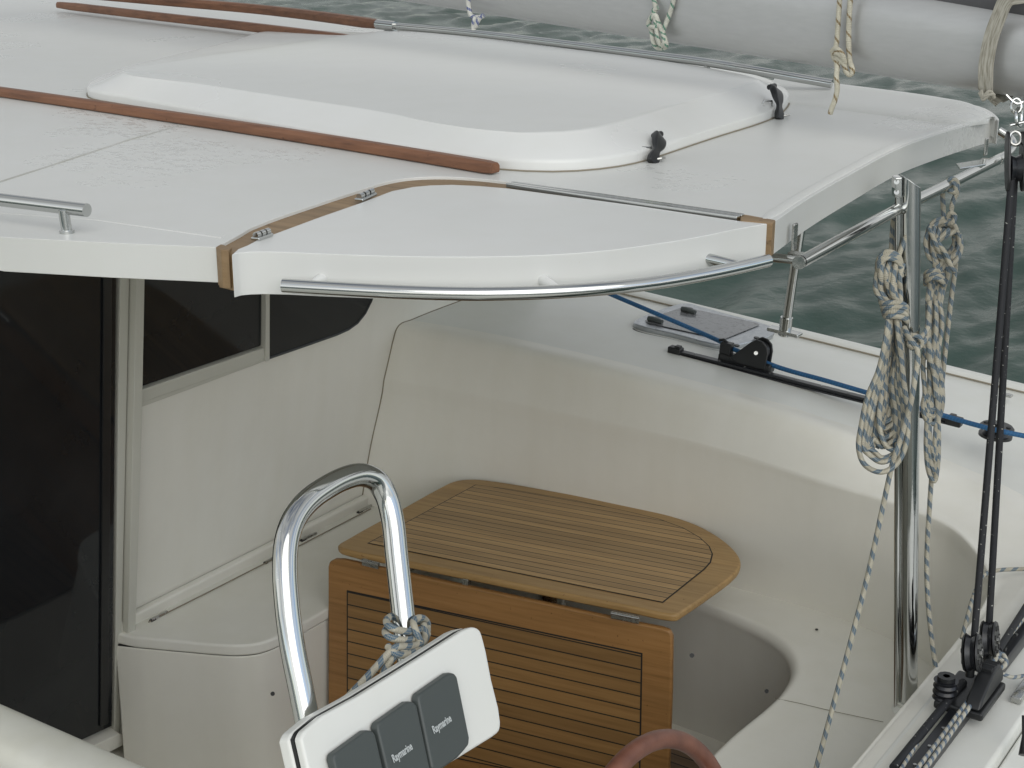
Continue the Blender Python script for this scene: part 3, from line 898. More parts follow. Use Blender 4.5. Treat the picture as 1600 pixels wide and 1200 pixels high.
bmx = bmesh.new(); bmx.from_mesh(hatch.data); bmesh.ops.remove_doubles(bmx, verts=bmx.verts, dist=.0002); bmx.to_mesh(hatch.data); bmx.free()
for p in hatch.data.polygons: p.use_smooth = True
tube('hatch_seal', [p + V((0,0,.0015)) + (V((p.x-cc.x,p.y-cc.y,0)).normalized()*.002) for p in Pb], .0018, M['seam'], hatch, seg=6, closed=True)
# rubber latches
def latch(px_, lab):
    z0 = ZR + .004
    bse = RZ(px_[0][0], px_[0][1], z0)
    tp = px_[1]
    # latch strap leans on the hatch flank
    t_ = onP(tp[0], tp[1], bse + V((-.045,0,.05)), V((1,0,.3)).normalized())
    mid = (bse + t_) / 2 + V((.010, 0, .006))
    s = bmesh.new()
    path = catmull([bse + V((.004,0,-.004)), bse.lerp(mid,.5)+V((.004,0,.002)), mid, mid.lerp(t_,.6)+V((.004,0,.004)), t_], 5)
    n = len(path)
    ws = [.013, .014, .0145, .014, .012, .010, .009, .009, .010, .012, .014, .016, .017, .018, .018, .018, .017, .016, .015, .014, .013]
    ws = [ws[min(int(i * len(ws) / n), len(ws) - 1)] for i in range(n)]
    sweep(s, path, ws, prof=[(-1,-.35),(-.8,-.5),(.8,-.5),(1,-.35),(1,.35),(.8,.5),(-.8,.5),(-1,.35)], ref=(1,0,.6))
    sweep(s, [t_ + V((0,-.017,.003)), t_ + V((0,.017,.003))], .0072, 12)
    ob = kid(link('rubber_latch', s, M['black'], bevel=.001), hatch)
    c = bse.lerp(t_, .55) + V((-.012,-.028,-.004))
    tube('catch', [c + V((-.01,-.012,-.012)), c + V((0,-.006,.008)), c + V((.012,.012,.006)), c + V((.01,.022,-.012))], .0028, M['steel'], ob, seg=8)
    prism('catch', [c + V((-.02,-.02,-.004)), c + V((.004,-.024,-.006)), c + V((.006,-.002,-.010)), c + V((-.016,.002,-.006))], (.002,0,.004), M['satin'], ob, bevel=.001)
    tube('keeper', [bse + V((.004,.012,.002)), bse + V((.016,.02,.005)), bse + V((.016,.034,.004)), bse + V((.004,.046,.001))], .003, M['satin'], ob, seg=8)
    return ob
latch([(1016,252),(1027,213)], '')
latch([(1215,184),(1206,137)], '')

# ---- teak grab rails on the roof ------------------------------------
def teak_rail(pts, wd, ht, feet=True, z0=0):
    P = catmull(pts, 6)
    bm = bmesh.new()
    pr = [(-1,-.75),(-.8,-1),(.8,-1),(1,-.75),(1,.4),(.6,1),(-.6,1),(-1,.4)]
    pr = [(x*wd, y*ht) for x, y in pr]
    n = len(P)
    rr = [1.0]*n; rr[0] = .8; rr[-1] = .85
    sweep(bm, P, rr, prof=pr, ref=(0,0,1))
    ob = link('teak_rail', bm, M['teakrail'], bevel=.0015, seg=2)
    return kid(ob, cat)
zr = ZR + .014
teak_rail([RZ(-700,60,zr), RZ(-300,104,zr), RZ(0,143,zr), RZ(200,172,zr), RZ(388,200,zr), RZ(560,227,zr), RZ(700,250,zr), RZ(774,262.5,zr)], .0165, .0125)
zf = ZR + .05
r2 = teak_rail([RZ(92,7.5,zf-.018), RZ(250,26,zf-.018), RZ(400,43,zf-.018), RZ(560,63,zf-.018)], .019, .016)
teak_rail([RZ(120,-10,zf+.02), RZ(260,2,zf+.02), RZ(400,14,zf+.02), RZ(480,23,zf+.02), RZ(592,38,zf+.02)], .022, .018)
# ---- far stainless rail
fr_px = [(592,38),(620,41),(725,50.5),(875,68),(1000,84),(1100,97),(1150,105),(1225,118),(1300,131)]
fz = [zf+.02]*7 + [zf+.01, zf-.005]
far_rail = tube('far_handrail', catmull([RZ(x, y, z) for (x, y), z in zip(fr_px, fz)], 4), .0125, M['steel'], cat, seg=16)
tube('sleeve', [RZ(590,38,zf+.02), RZ(618,41,zf+.02)], .018, M['steel'], far_rail, seg=16)
for x, y in ((1105,98),):
    p = RZ(x, y, zf+.02)
    tube('rail_foot', [p, V((p.x, p.y, ZR-.01))], .009, M['steel'], far_rail, seg=12)
prism('rail_shade_band', [RZ(600,47,ZR+.002), RZ(1100,106,ZR+.002), RZ(1290,136,ZR+.002), RZ(1290,128,ZR+.002), RZ(1100,98,ZR+.002), RZ(600,40,ZR+.002)], (0,0,.012), M['satin'], far_rail, bevel=.003)  # grey strip standing in for the rail's shadow along the roof edge
# ---- near handrail, upper left margin
nh = tube('roof_handrail', [RZ(-400,283,ZR+.043), RZ(-150,300,ZR+.043), RZ(0,312,ZR+.043), RZ(136,328.5,ZR+.043)], .0118, M['steel'], cat, seg=20)
p0 = onY(105,364,RZ(105,364,ZR).y)
tube('rail_foot', [p0 - V((0,0,.002)), V((p0.x-.004, p0.y, ZR+.040))], .0095, M['steel'], nh, seg=14)
dot('foot_flange', p0 - V((0,0,.001)), (0,0,1), .013, M['steel'], nh)

# ---- support post, aft rail, side stanchion -------------------------
pb = onY(1420,1092,3.17); pt = onZ(1424,280,ZR-.01)
pt = V((pb.x - .09, 3.165, 0)); pt = onY(1423, 268, 3.165)
dpo = (pt - pb).normalized()
side = RT.copy(); perp = side.cross(dpo).normalized(); side = dpo.cross(perp).normalized()
if side.dot(RT) < 0: side = -side
capc = pt
bm = bmesh.new()
lo_, mi_, to_ = [], [], []
for k in range(40):
    a = 2*math.pi*k/40
    off = side*math.cos(a)*.0215 + perp*math.sin(a)*.0215
    lo_.append(bm.verts.new(pb - V((0,0,.02)) + off))
    to_.append(bm.verts.new(capc + off - dpo*(.004 + (1+math.cos(a))*.0165)))
for k in range(40):
    bm.faces.new((lo_[k], lo_[(k+1)%40], to_[(k+1)%40], to_[k]))
bm.faces.new(to_); bm.faces.new(lo_[::-1])
post = kid(link('support_post', bm, M['steel'], bevel=.0015, seg=2, angle=35), cat)
tube('brace_tube', [pb - side*.026 - V((0,0,.022)), capc - side*.026 - dpo*.05], 
.0075, M['steel'], post, seg=12)
box('post_bracket', capc - side*.029 - dpo*.030, side*.008, perp*.016, dpo*.022, M['steel'], post, bevel=.003)
for dz in (.010, -.012):
    c = capc - side*.030 - dpo*(.030-dz)
    dot('bolt', c + (CAM-c).normalized()*.014, CAM-c, .0055, M['steel'], post)
dot('foot_flange', pb - V((0,0,.022)), (0,0,1), .030, M['oldgel'], post)
tube('deck_pad', [pb - V((0,0,.03)), pb - V((0,0,.012))], [.038,.028], M['deck'], post, seg=24)
# second thin post just behind the main one
pb2 = pb + V((-.012,.05,0))
# aft rail
ar_px = [(1251,409),(1330,366),(1408,324),(1470,294),(1540,259),(1572,243)]
ar = [RZ(x, y, ZR-.085) for i, (x, y) in enumerate(ar_px)]
ar[-1] = RZ(1575,241,ZR-.085)
arail = tube('aft_rail', ar[:5] + [RZ(1566,246,ZR-.085)], .0125, M['steel'], cat, seg=20)
tube('rail_bend', catmull([RZ(1560,250,ZR-.085), RZ(1577,238,ZR-.080), RZ(1583,226,ZR-.07), RZ(1575,214,ZR-.06), RZ(1560,204,ZR-.045)], 5), .0115, M['steel'], arail, seg=16)
tube('cross_tube', [RZ(1196,401,ZR-.088), RZ(1253,407,ZR-.088)], .0085, M['steel'], arail, seg=14)
dot('end_cap', ar[0] - (ar[1]-ar[0]).normalized()*.004, ar[0]-ar[1], .0128, M['satin'], arail)
# brackets to the fascia
def bracket(x, y, h, par):
    p = RZ(x, y, ZR-.075)
    b_ = box('bracket', p + V((0,0,.028)), V((.003,0,0)), V((0,.009,0)), V((0,0,h)), M['satin'], par, bevel=.0025)
    box('bracket_foot', p + V((.012,.004,-.004)), V((.022,0,0)), V((0,.010,0)), V((0,0,.0025)), M['satin'], b_, bevel=.002)
bracket(1240,393,.026, arail)
bracket(1539,247,.022, arail)
prism('underside_plate', [RZ(1494,255,ZR-.07), RZ(1545,247,ZR-.07), RZ(1540,256,ZR-.07), RZ(1500,262,ZR-.07)], (0,0,-.006), M['steel'], arail, bevel=.002)
# side stanchion from roof corner to side deck
sf = onP(1226,518, V((0,4.75,1.13)), V((.07,.035,1)).normalized())
stop_ = atD(1243, 408, (sf-CAM).dot(FW) - .10)
stp = tube('side_stanchion', [sf - V((0,0,.01)), stop_, stop_ + (stop_-sf)*.45], .0155, M['steel'], cat, seg=16)
tube('socket', [sf - V((0,0,.012)), sf + (stop_-sf).normalized()*.05], .0205, M['steel'], stp, seg=16)
box('socket_plate', sf + V((0,0,.0)), V((.055,0,-.004)), V((0,.022,0)), V((0,0,.006)), M['steel'], stp, bevel=.004)

# ---- deck hatch ------------------------------------------------------
DN = V((.070,.035,1)).normalized(); DP = V((-2.0,4.6,1.122))
def onD(x, y, off=0): return onP(x, y, DP + DN*off, DN)
ho = [(989,512),(1000,503.5),(1052,484.5),(1066,481.5),(1078,482),(1092,486),(1150,502),(1203,517),(1209,522),(1206,530),(1180,539),(1152,546),(1135,548),(1117,546),(1050,529),(996,516)]
ho = catmull([onD(x, y, .004) for x, y in ho], 3, True)
dh = kid(prism('deck_hatch', ho, DN*.020, M['hatchframe'], None, bevel=.006), cat)
lo = [(1008,505),(1020,500),(1062,486),(1072,484.5),(1086,488),(1184,509.5),(1187,512),(1134,533.5),(1128,534.5),(1012,509)]
kid(prism('hatch_lens', [onD(x, y-4, .026) for x, y in lo], DN*.002, M['acrylic'], None, bevel=.001), dh)
ring_ = catmull([onD(x, y+1.5, .004) for x, y in [(989,513),(996,517),(1050,530),(1117,547),(1135,549),(1152,547)]], 4)
tube('hatch_gasket', ring_, .004, M['black'], dh, seg=6)
for (x, y) in ((1024,503),(1076,488)):
    c = onD(x, y-3, .036)
    hh = tube('hatch_handle', [c - V((.028,0,-.002)), c - V((.012,0,-.002)), c + V((.012,0,-.002)), c + V((.028,0,-.004))], [.011,.012,.012,.010], M['cover'], dh, seg=12, flat=.8)
    dot('handle_boss', onD(x, y-3, .027), DN, .016, M['black'], hh)
for (x, y) in ((1151,541),(1182,529)):
    dot('hinge_pin', onD(x, y, .028), DN, .010, M['black'], dh)
# small cleat plate near the gunwale at the right
c = onD(1572,617,.004)
box('deck_fitting', c, V((.02,0,-.001)), V((0,.012,0)), V((0,0,.004)), M['satin'], cat, bevel=.002)

# ================================================================== GENOA TRACK, CAR, BLUE SHEET
gt0, gt1 = onD(1048,548,.012), onD(1500,662,.012)
trk = thing('genoa_track', (gt0+gt1)/2, 'short black sheet track bolted along the side deck behind the hanging rope coils', 'track')
gd = (gt1-gt0).normalized(); gs = DN.cross(gd).normalized()
bm = bmesh.new()
sweep(bm, [gt0, gt1], 1, prof=[(-.013,-.010),(.013,-.010),(.013,-.004),(.008,-.002),(.008,.001),(.014,.003),(.014,.009),(-.014,.009),(-.014,.003),(-.008,.001),(-.008,-.002),(-.013,-.004)], ref=DN)
kid(link('rail', bm, M['blackgloss'], bevel=.001), trk)
for e, s in ((gt0, 1), (gt1, -1)):
    bm = bmesh.new(); add_box(bm, e + gd*.018*s + DN*.004, gd*.024, gs*.017, DN*.014)
    ec = kid(link('end_stop', bm, M['black'], bevel=.005), trk)
    bm = bmesh.new(); add_box(bm, e + gd*.026*s + DN*.018, gd*.010, gs*.012, DN*.006)
    kid(link('stop_pin', bm, M['black'], bevel=.003), ec)
for k in range(1, 11):
    c = gt0.lerp(gt1, k/11) + DN*.0095
    dot('track_screw', c, DN, .0035, M['satin'], trk)
cc0 = onD(1166,566,.028)
car = thing('sheet_lead_car', cc0, 'black pulley car clamped on the side deck track with the blue line through it', 'pulley car')
bm = bmesh.new()
add_box(bm, cc0, gd*.095, gs*.022, DN*.016)
kid(link('car_base', bm, M['black'], bevel=.008), car)
# cheeks: two profile plates
def cheek(off):
    pr = [(-.052,.0),(-.02,.034),(.018,.073),(.036,.084),(.056,.081),(.073,.067),(.079,.043),(.077,-.012),(-.02,-.012)]
    pts = [cc0 + gd*x + DN*(y+.008) + gs*off for x, y in pr]
    bm = bmesh.new(); add_prism(bm, [p - gs*.0045 for p in pts], [p + gs*.0045 for p in pts])
    return kid(link('cheek', bm, M['black'], bevel=.003), car)
cheek(-.021); cheek(.021)
sc_ = cc0 + gd*.040 + DN*.048
sh = tube('sheave', [sc_ - gs*.015, sc_ - gs*.006, sc_, sc_ + gs*.006, sc_ + gs*.015], [.032,.029,.026,.029,.032], M['blackgloss'], car, seg=28)
q = sc_ + (gs if gs.dot(CAM - sc_) > 0 else -gs)*.027
dot('axle', q, CAM-q, .0065, M['satin'], car)
bm = bmesh.new(); c = cc0 - gd*.075 + DN*.032; add_box(bm, c, gd*.020, gs*.016, DN*.020)
kid(link('release_knob', bm, M['black'], bevel=.004), car)
tube('knob_ring', [c + DN*.020 - gd*.03, c + DN*.026 - gd*.015, c + DN*.018], .005, M['black'], car, seg=8)
# blue sheet
top = sc_ + DN*.028
def over(x, y, d):
    p = onD(x, y); return atD(x, y, (p-CAM).dot(FW) - d)
q1, q2 = over(1120,531,.16), over(950,458,.42)
bl = [q2 + (q2-q1)*3.0, q2 + (q2-q1)*1.5, q2, over(1030,492,.30), q1, onP(1152,548, top, gs), onP(1176,556, top, gs), onP(1200,568, sc_, gs)]
e2 = onD(1536,667,.045)
bl += [bl[-1].lerp(e2, .3), bl[-1].lerp(e2, .7), e2, onD(1570,675,.05), onD(1600,681,.045), onD(1700,700,.045)]
bm = bmesh.new(); sweep(bm, catmull(bl, 5), .0078, 12)
tag(link('blue_sheet', bm, M['blue_line']), 'thin blue rope led through the deck pulley car towards the stern', 'rope')
# fairlead block the blue line turns round
fc = onD(1556,676,.018)
fl = thing('turning_block', fc, 'flat black cheek block on the deck where the blue rope turns', 'pulley block')
tube('base_disc', [fc - DN*.012, fc - DN*.004], .050, M['black'], fl, seg=28)
tube('top_disc', [fc + DN*.018, fc + DN*.024], [.052,.046], M['black'], fl, seg=28)
tube('sheave', [fc - DN*.004, fc + DN*.007, fc + DN*.018], [.040,.034,.040], M['blackgloss'], fl, seg=28)
for s in (-1, 1):
    dot('rivet', fc + DN*.023 + gd*.034*s, DN, .007, M['dark'], fl)
dot('axle', fc + DN*.024, DN, .014, M['blackgloss'], fl)

# ================================================================== BOOM
b1b = atD(1600,152,3.35); b0b = atD(600,-4,4.75)
bd = (b1b - b0b).normalized()
bup = (V((0,0,1)) - bd*bd.z).normalized()
bs = bd.cross(bup).normalized()
HB, WB = .090, .062
bsc = lambda t: 1.06 + .62*(1-t)
bcen = lambda t: b0b.lerp(b1b, t) + bup*HB*bsc(t)
boom = thing('boom', bcen(.5), 'silver aluminium boom slanting across the upper right corner above the hardtop', 'boom')
prof = []
for k in range(40):
    a = 2*math.pi*k/40
    e = .82
    prof.append((WB*math.copysign(abs(math.cos(a))**e, math.cos(a)), HB*math.copysign(abs(math.sin(a))**e, math.sin(a))))
bm = bmesh.new(); sweep(bm, [bcen(-1.2), bcen(0), bcen(.5), bcen(1), bcen(1.35)], [bsc(t) for t in (-1.2,0,.5,1,1.35)], prof=prof, ref=bup)
kid(link('spar', bm, M['boom']), boom)
bm = bmesh.new(); add_box(bm, bcen(-.0)+bup*(HB+.004), bd*2.6, bs*.012, bup*.006)
kid(link('luff_groove', bm, M['boom'], bevel=.002), boom)
# stowed dark sail bag lying on the boom
bm = bmesh.new()
pr2 = [(.055*math.cos(a)*(1+.06*math.sin(5*a)), .07*math.sin(a)+.05) for a in [2*math.pi*k/30 for k in range(30)]]
sweep(bm, [bcen(t) + bup*(HB-.012) - bs*0.0 for t in (-1.2,-.4,0,.3,.6,.9,1.35)], 1, prof=pr2, ref=bup)
tag(link('sail_bag', bm, M['canvas']), 'dark sail bag lying on top of the silver boom', 'sail bag')

bdn = -bup
def around(t, gap=.006, frac=(0, 1), n=24, start=math.pi/2):
    """points round the boom section at station t, camera side"""
    pts = []
    for k in range(n+1):
        a = start + (frac[0] + (frac[1]-frac[0])*k/n)*2*math.pi
        e = .72
        x = (WB+gap)*math.copysign(abs(math.cos(a))**e, math.cos(a)); y = (HB+gap)*math.copysign(abs(math.sin(a))**e, math.sin(a))
        pts.append(bcen(t) + bs*x + bup*y)
    return pts
def t_of(x):
    best = min(np.linspace(-.2, 1.2, 1400), key=lambda t: abs(project(b0b.lerp(b1b, t))[0]-x))
    return best
def project(p):
    d = p - CAM
    z = d.dot(FW)
    return 800 + F*d.dot(RT)/z, 600 - F*d.dot(UP)/z
csign = 1 if bs.dot(CAM - bcen(.7)) > 0 else -1
def front(x, y, lift=.006):
    """point on the camera-facing side of the boom at pixel x,y"""
    n = bs*csign
    return onP(x, y, bcen(.7) + n*(WB*bsc(.6)+lift), n)
# webbing strap
ts = t_of(1556)
bm = bmesh.new()
uvl = bm.loops.layers.uv.verify()
sp = [front(1600,-8,.008)+bup*.0, front(1575,-2,.010), front(1560,28,.008), front(1548,62,.008), front(1541,100,.008), front(1540,125,.008), front(1540,143,.0), ]
back = [front(1543,153,-.03), front(1560,152,-.09), front(1600,120,-.14), front(1620,20,-.14), front(1610,-20,-.1)]
spp = catmull(sp+back, 5)
sweep(bm, spp, 1, prof=[(-.017,-.0016),(.017,-.0016),(.017,.0016),(-.017,.0016)], ref=bs*csign)
strap = tag(link('webbing_strap', bm, M['webbing'], smooth=False), 'frayed grey webbing strap wrapped round the aft end of the silver boom', 'strap')
lst = []
for k in range(6):
    random.seed(40+k)
    lst.append((catmull([front(1530+random.uniform(0,6),143+random.uniform(-2,4),.010), front(1538+random.uniform(-3,3),153+random.uniform(-4,4),.016), front(1548+random.uniform(-3,3),146+random.uniform(-4,4),.014), front(1554,151+random.uniform(-3,3),.008)],4), .0032))
bm = bmesh.new()
for p, r in lst: sweep(bm, p, r, 8)
kid(link('lashing', bm, M['webbing']), strap)
THINGS
# ties: gold, green, navy
def ties(name, curves, mat, label, r=.0062, group=None):
    bm = bmesh.new()
    for c in curves:
        pts = catmull([front(x, y, l) for x, y, l in c], 6)
        sweep(bm, pts, r, 10)
    return tag(link(name, bm, mat), label, 'rope')
ties('boom_tie', [
    [(1314,-20,.010),(1312,0,.010),(1310,30,.010),(1308,60,.010),(1306,80,.012),(1309,90,.018),(1316,96,.020),(1320,104,.016),(1322,112,.014),(1328,117,.01),(1332,112,.01),(1328,96,.01),(1326,60,.010),(1327,25,.010),(1330,-20,.010)],
    [(1300,80,.012),(1306,76,.022),(1314,82,.024),(1318,92,.022),(1312,98,.018),(1304,92,.014),(1302,84,.016),(1310,84,.024),(1319,94,.020),(1320,102,.014)],
    [(1306,90,.014),(1308,104,.022),(1307,120,.03),(1308,140,.035),(1304,158,.04),(1300,168,.04),(1297,178,.04)]],
    M['rope_gold'], 'white rope with gold flecks knotted round the boom, its loose end hanging lowest')
ties('boom_tie', [
    [(1020,-20,.010),(1022,0,.010),(1024,14,.016),(1018,26,.016),(1014,34,.014),(1018,48,.012),(1020,62,.010),(1026,74,.0),(1036,75,-.01),(1041,70,.004),(1036,52,.012),(1029,36,.016),(1024,24,.020),(1016,30,.018),(1013,38,.014),(1024,42,.018),(1030,36,.016)],
    [(1054,-20,.010),(1052,2,.010),(1046,22,.010),(1040,38,.012),(1036,50,.012),(1038,64,.01),(1034,72,.004),(1028,62,.014),(1026,46,.016),(1024,30,.018),(1022,16,.018),(1028,12,.016)]],
    M['rope_green'], 'white rope with green flecks knotted round the boom')
ties('boom_tie', [
    [(729,-20,.010),(731,0,.010),(733,14,.010),(736,24,.010),(743,27,.008),(750,27,.004),(756,24,.0)],
    [(744,26,.012),(741,32,.014),(740,40,.014),(740,47,.014)],
    [(750,27,.010),(746,34,.012),(743,42,.012)]],
    M['rope_navy'], 'white rope with navy flecks tied under the far end of the boom', .0070)
# boom bail + upper mainsheet block
def ring(bm, c, ax1, ax2, r1, r2, tr, n=24, seg=8):
    sweep(bm, [c + ax1*math.cos(2*math.pi*k/n)*r1 + ax2*math.sin(2*math.pi*k/n)*r2 for k in range(n)], tr, seg, closed=True)
dB = 3.33
c = atD(1590,172,dB)
shk = thing('shackle', c, 'small steel shackle joining the boom to the upper black block', 'shackle')
bm = bmesh.new()
ring(bm, atD(1588,165,dB), RT, UP, .011, .016, .0032); ring(bm, atD(1592,183,dB), (RT+FW).normalized(), UP, .012, .020, .0035)
kid(link('bow', bm, M['steel']), shk)
tube('pin', [atD(1578,196,dB), atD(1603,190,dB)], .0042, M['steel'], shk, seg=10)
tube('bail', catmull([atD(1572,148,dB), atD(1582,158,dB), atD(1590,162,dB), atD(1599,158,dB), atD(1606,150,dB)],4), .0035, M['steel'], shk, seg=8)
ub = atD(1586,252,dB)
ublk = thing('mainsheet_block', ub, 'long black pulley block hanging under the boom end at the right edge', 'pulley block')
sx = (RT*.99 - FW*.10).normalized(); sy = UP
for o_ in (-.0155, .0155):
    pr = []
    for k in range(20):
        a = 2*math.pi*k/20
        pr.append((.022*math.cos(a), .066*math.copysign(abs(math.sin(a))**.75, math.sin(a))))
    fn = sx
    side2 = fn.cross(UP).normalized()
    pts = [ub + side2*x + UP*y + fn*o_ for x, y in pr]
    bm = bmesh.new(); add_prism(bm, [p - fn*.003 for p in pts], [p + fn*.003 for p in pts])
    kid(link('cheek', bm, M['black'], bevel=.0015), ublk)
s0 = ub - UP*.015
tube('sheave', [s0 - sx*.011, s0 - sx*.004, s0, s0 + sx*.004, s0 + sx*.011], [.030,.026,.024,.026,.030], M['blackgloss'], ublk, seg=24)
bm = bmesh.new(); ring(bm, ub + UP*.050, RT, UP, .013, .015, .004); kid(link('becket', bm, M['satin']), ublk)
# ================================================================== TRAVELLER + LOWER BLOCKS + MAINSHEET
ZT = .935
tr0 = V((-.853, 2.2, ZT)); tr1 = V((-.838, 4.25, ZT+.012))
trav = thing('traveller_track', (tr0+tr1)/2, 'black traveller track running along the white beam in the lower right corner', 'track')
bm = bmesh.new()
sweep(bm, [tr0, tr1], 1, prof=[(-.020,-.018),(.020,-.018),(.020,.004),(.016,.012),(-.016,.012),(-.020,.004)], ref=(0,0,1))
kid(link('rail', bm, M['blackgloss'], bevel=.001), trav)
for k in range(24):
    cpt = tr0.lerp(tr1, (k+.5)/24) + V((0,0,.0125))
    dot('track_screw', cpt, (0,0,1), .004, M['satin'], trav)
tc_ = onZ(1530,1088,ZT+.02); tc_ = V((-.846, tc_.y, ZT+.022))
tcar = thing('traveller_car', tc_, 'black traveller car with stacked sheaves riding the track under the mainsheet blocks', 'traveller car')
bm = bmesh.new(); add_box(bm, tc_ + V((0,0,-.006)), V((.055,0,0)), V((0,.085,0)), V((0,0,.010)))
kid(link('car_base', bm, M['black'], bevel=.006), tcar)
# sculpted cleat body on the aft side
cb = tc_ + V((.030,.0,.02))
pr = [(-.085,-.012),(.085,-.012),(.082,.012),(.055,.040),(.015,.046),(-.03,.030),(-.07,.008)]
pts = [cb + V((0,x,y)) for x, y in pr]
bm = bmesh.new(); add_prism(bm, [p - V((.018,0,0)) for p in pts], [p + V((.018,0,0)) for p in pts])
body = kid(link('cleat_body', bm, M['black'], bevel=.006), tcar)
for k in range(4):
    c = cb + V((-.004,.005+.018*k,.045-.004*k))
    box('cleat_tooth', c, V((.016,0,0)), V((0,.004,.002)), V((0,0,.006)), M['black'], body, bevel=.0015)
st = tc_ + V((-.040,-.055,.0))
for k in range(3):
    z0 = st + V((0,0,.002+.015*k))
    tube('sheave', [z0, z0+V((0,0,.003)), z0+V((0,0,.006)), z0+V((0,0,.010)), z0+V((0,0,.013))], [.027,.025,.023,.025,.027], M['blackgloss'], tcar, seg=28)
dot('sheave_cap', st + V((0,0,.046)), (0,0,1), .020, M['black'], tcar)
tube('sheave_pin', [st + V((0,0,.05)), st + V((0,0,.056))], .008, M['black'], tcar, seg=12)
# lower mainsheet blocks
def sheave_block(c, ax, rad, label):
    t = thing('mainsheet_block', c, label, 'pulley block')
    ax = V(ax).normalized()
    tube('sheave', [c - ax*.010, c - ax*.004, c, c + ax*.004, c + ax*.010], [rad*.95, rad*.86, rad*.80, rad*.86, rad*.95], M['blackgloss'], t, seg=36)
    for s in (-1, 1):
        ch = tube('cheek', [c + ax*s*.013, c + ax*s*.017], [rad, rad*.94], M['black'], t, seg=36)
        for k in range(7):
            a = 2*math.pi*k/7
            u = ax.orthogonal().normalized(); v = ax.cross(u)
            dot('cheek_hole', c + ax*s*.0165 + (u*math.cos(a)+v*math.sin(a))*rad*.66, ax*s, rad*.13, M['dark'], ch)
        dot('axle', c + ax*s*.017, ax*s, rad*.24, M['satin'], t)
        dot('axle_core', c + ax*s*.0195, ax*s, rad*.15, M['black'], t)
    tube('post', [c - V((0,0,rad*.9)), c - V((0,0,rad*1.35))], .010, M['black'], t, seg=12)
    return t
axb = (RT*.93 + UP*.02 - FW*.45)
dL = 3.30
bA = atD(1519,1020,dL+.10); bB = atD(1546,999,dL+.24)
sheave_block(bA, axb, .043, 'black mainsheet pulley block standing nearest on the traveller car')
sheave_block(bB, axb, .043, 'black mainsheet pulley block standing behind its twin on the traveller car')
# mainsheet falls
def fall(p, q, r=.0085, lab='', sag=0):
    pts = [p.lerp(q, k/12) for k in range(13)]
    bm = bmesh.new(); sweep(bm, pts, r, 12)
    return tag(link('mainsheet', bm, M['rope_black']), lab, 'rope', None)
fall(atD(1582,262,dB-.002), atD(1522,1000,dL+.115), .0082, 'black mainsheet rope from the boom block to the nearer lower block, left of two')
fall(atD(1586,262,dB+.012), atD(1545,985,dL+.255), .0082, 'black mainsheet rope from the boom block to the farther lower block, right of two')
fall(atD(1543,1030,dL+.16) if False else V((-.90, 2.95, 0)) if False else onZ(1505,1066,ZT+.03), onZ(1396,1200,ZT+.012), .0095, 'black rope with pale flecks lying along the white beam towards the bottom edge')
fall(onZ(1560,1016,ZT+.05), onZ(1640,890,ZT+.04), .0085, 'black rope leading away from the blocks beside the far coaming')
def rline(pts, mat, r, label, name='control_line'):
    bm = bmesh.new(); sweep(bm, catmull(pts, 6), r, 10)
    return tag(link(name, bm, mat), label, 'rope')
T_ = lambda x, y, h=.03: onZ(x, y, ZT + h)
rline([T_(1498,1072,.03), T_(1470,1106,.02), T_(1440,1150,.016), T_(1412,1196,.014), T_(1395,1222,.014)], M['rope_thin'], .0048, 'thin blue flecked line lying beside the black rope, left of the track')
rline([T_(1527,1076,.045), T_(1500,1112,.03), T_(1465,1160,.022), T_(1432,1203,.02), T_(1418,1222,.02)], M['rope_thin'], .0052, 'thin blue flecked line on top of the track, left strand of the close pair')
rline([T_(1534,1078,.045), T_(1508,1114,.03), T_(1474,1162,.022), T_(1444,1203,.02), T_(1430,1222,.02)], M['rope_thin'], .0052, 'thin blue flecked line on top of the track, right strand of the close pair')
rline([T_(1558,1022,.05), T_(1572,1000,.03), T_(1590,978,.022), T_(1620,940,.02)], M['rope_thin'], .0050, 'thin blue flecked line above the track at the right edge, farther strand')
rline([T_(1552,1028,.055), T_(1566,1022,.06), T_(1572,1036,.05), T_(1562,1044,.045), T_(1552,1038,.05), T_(1560,1028,.055), T_(1568,1034,.05)], M['rope_thin'], .0055, 'short curl of blue flecked line knotted behind the blocks')
rline([T_(1552,1050,.045), T_(1566,1053,.04), T_(1580,1058,.03), T_(1600,1056,.02), T_(1630,1052,.02)], M['rope_thin'], .0046, 'thin blue flecked line trailing right from the traveller car')
# steel track/hinge piece and dark handle at the right border
c = onZ(1597,1080,.93)
bm = bmesh.new(); add_box(bm, c, V((.012,0,0)), V((0,.05,0)), V((0,0,.008)))
kid(link('seat_hinge', bm, M['satin'], bevel=.003), cat)
c = onZ(1600,1165,.95)
tag(link('winch_handle_grip', (lambda bm: (sweep(bm, [onZ(1601,1118,1.0), onZ(1602,1150,.96), onZ(1601,1180,.93)], [.006,.007,.013], 14), bm)[1])(bmesh.new()), M['black']), 'dark grip just showing at the lower right edge', 'grip')

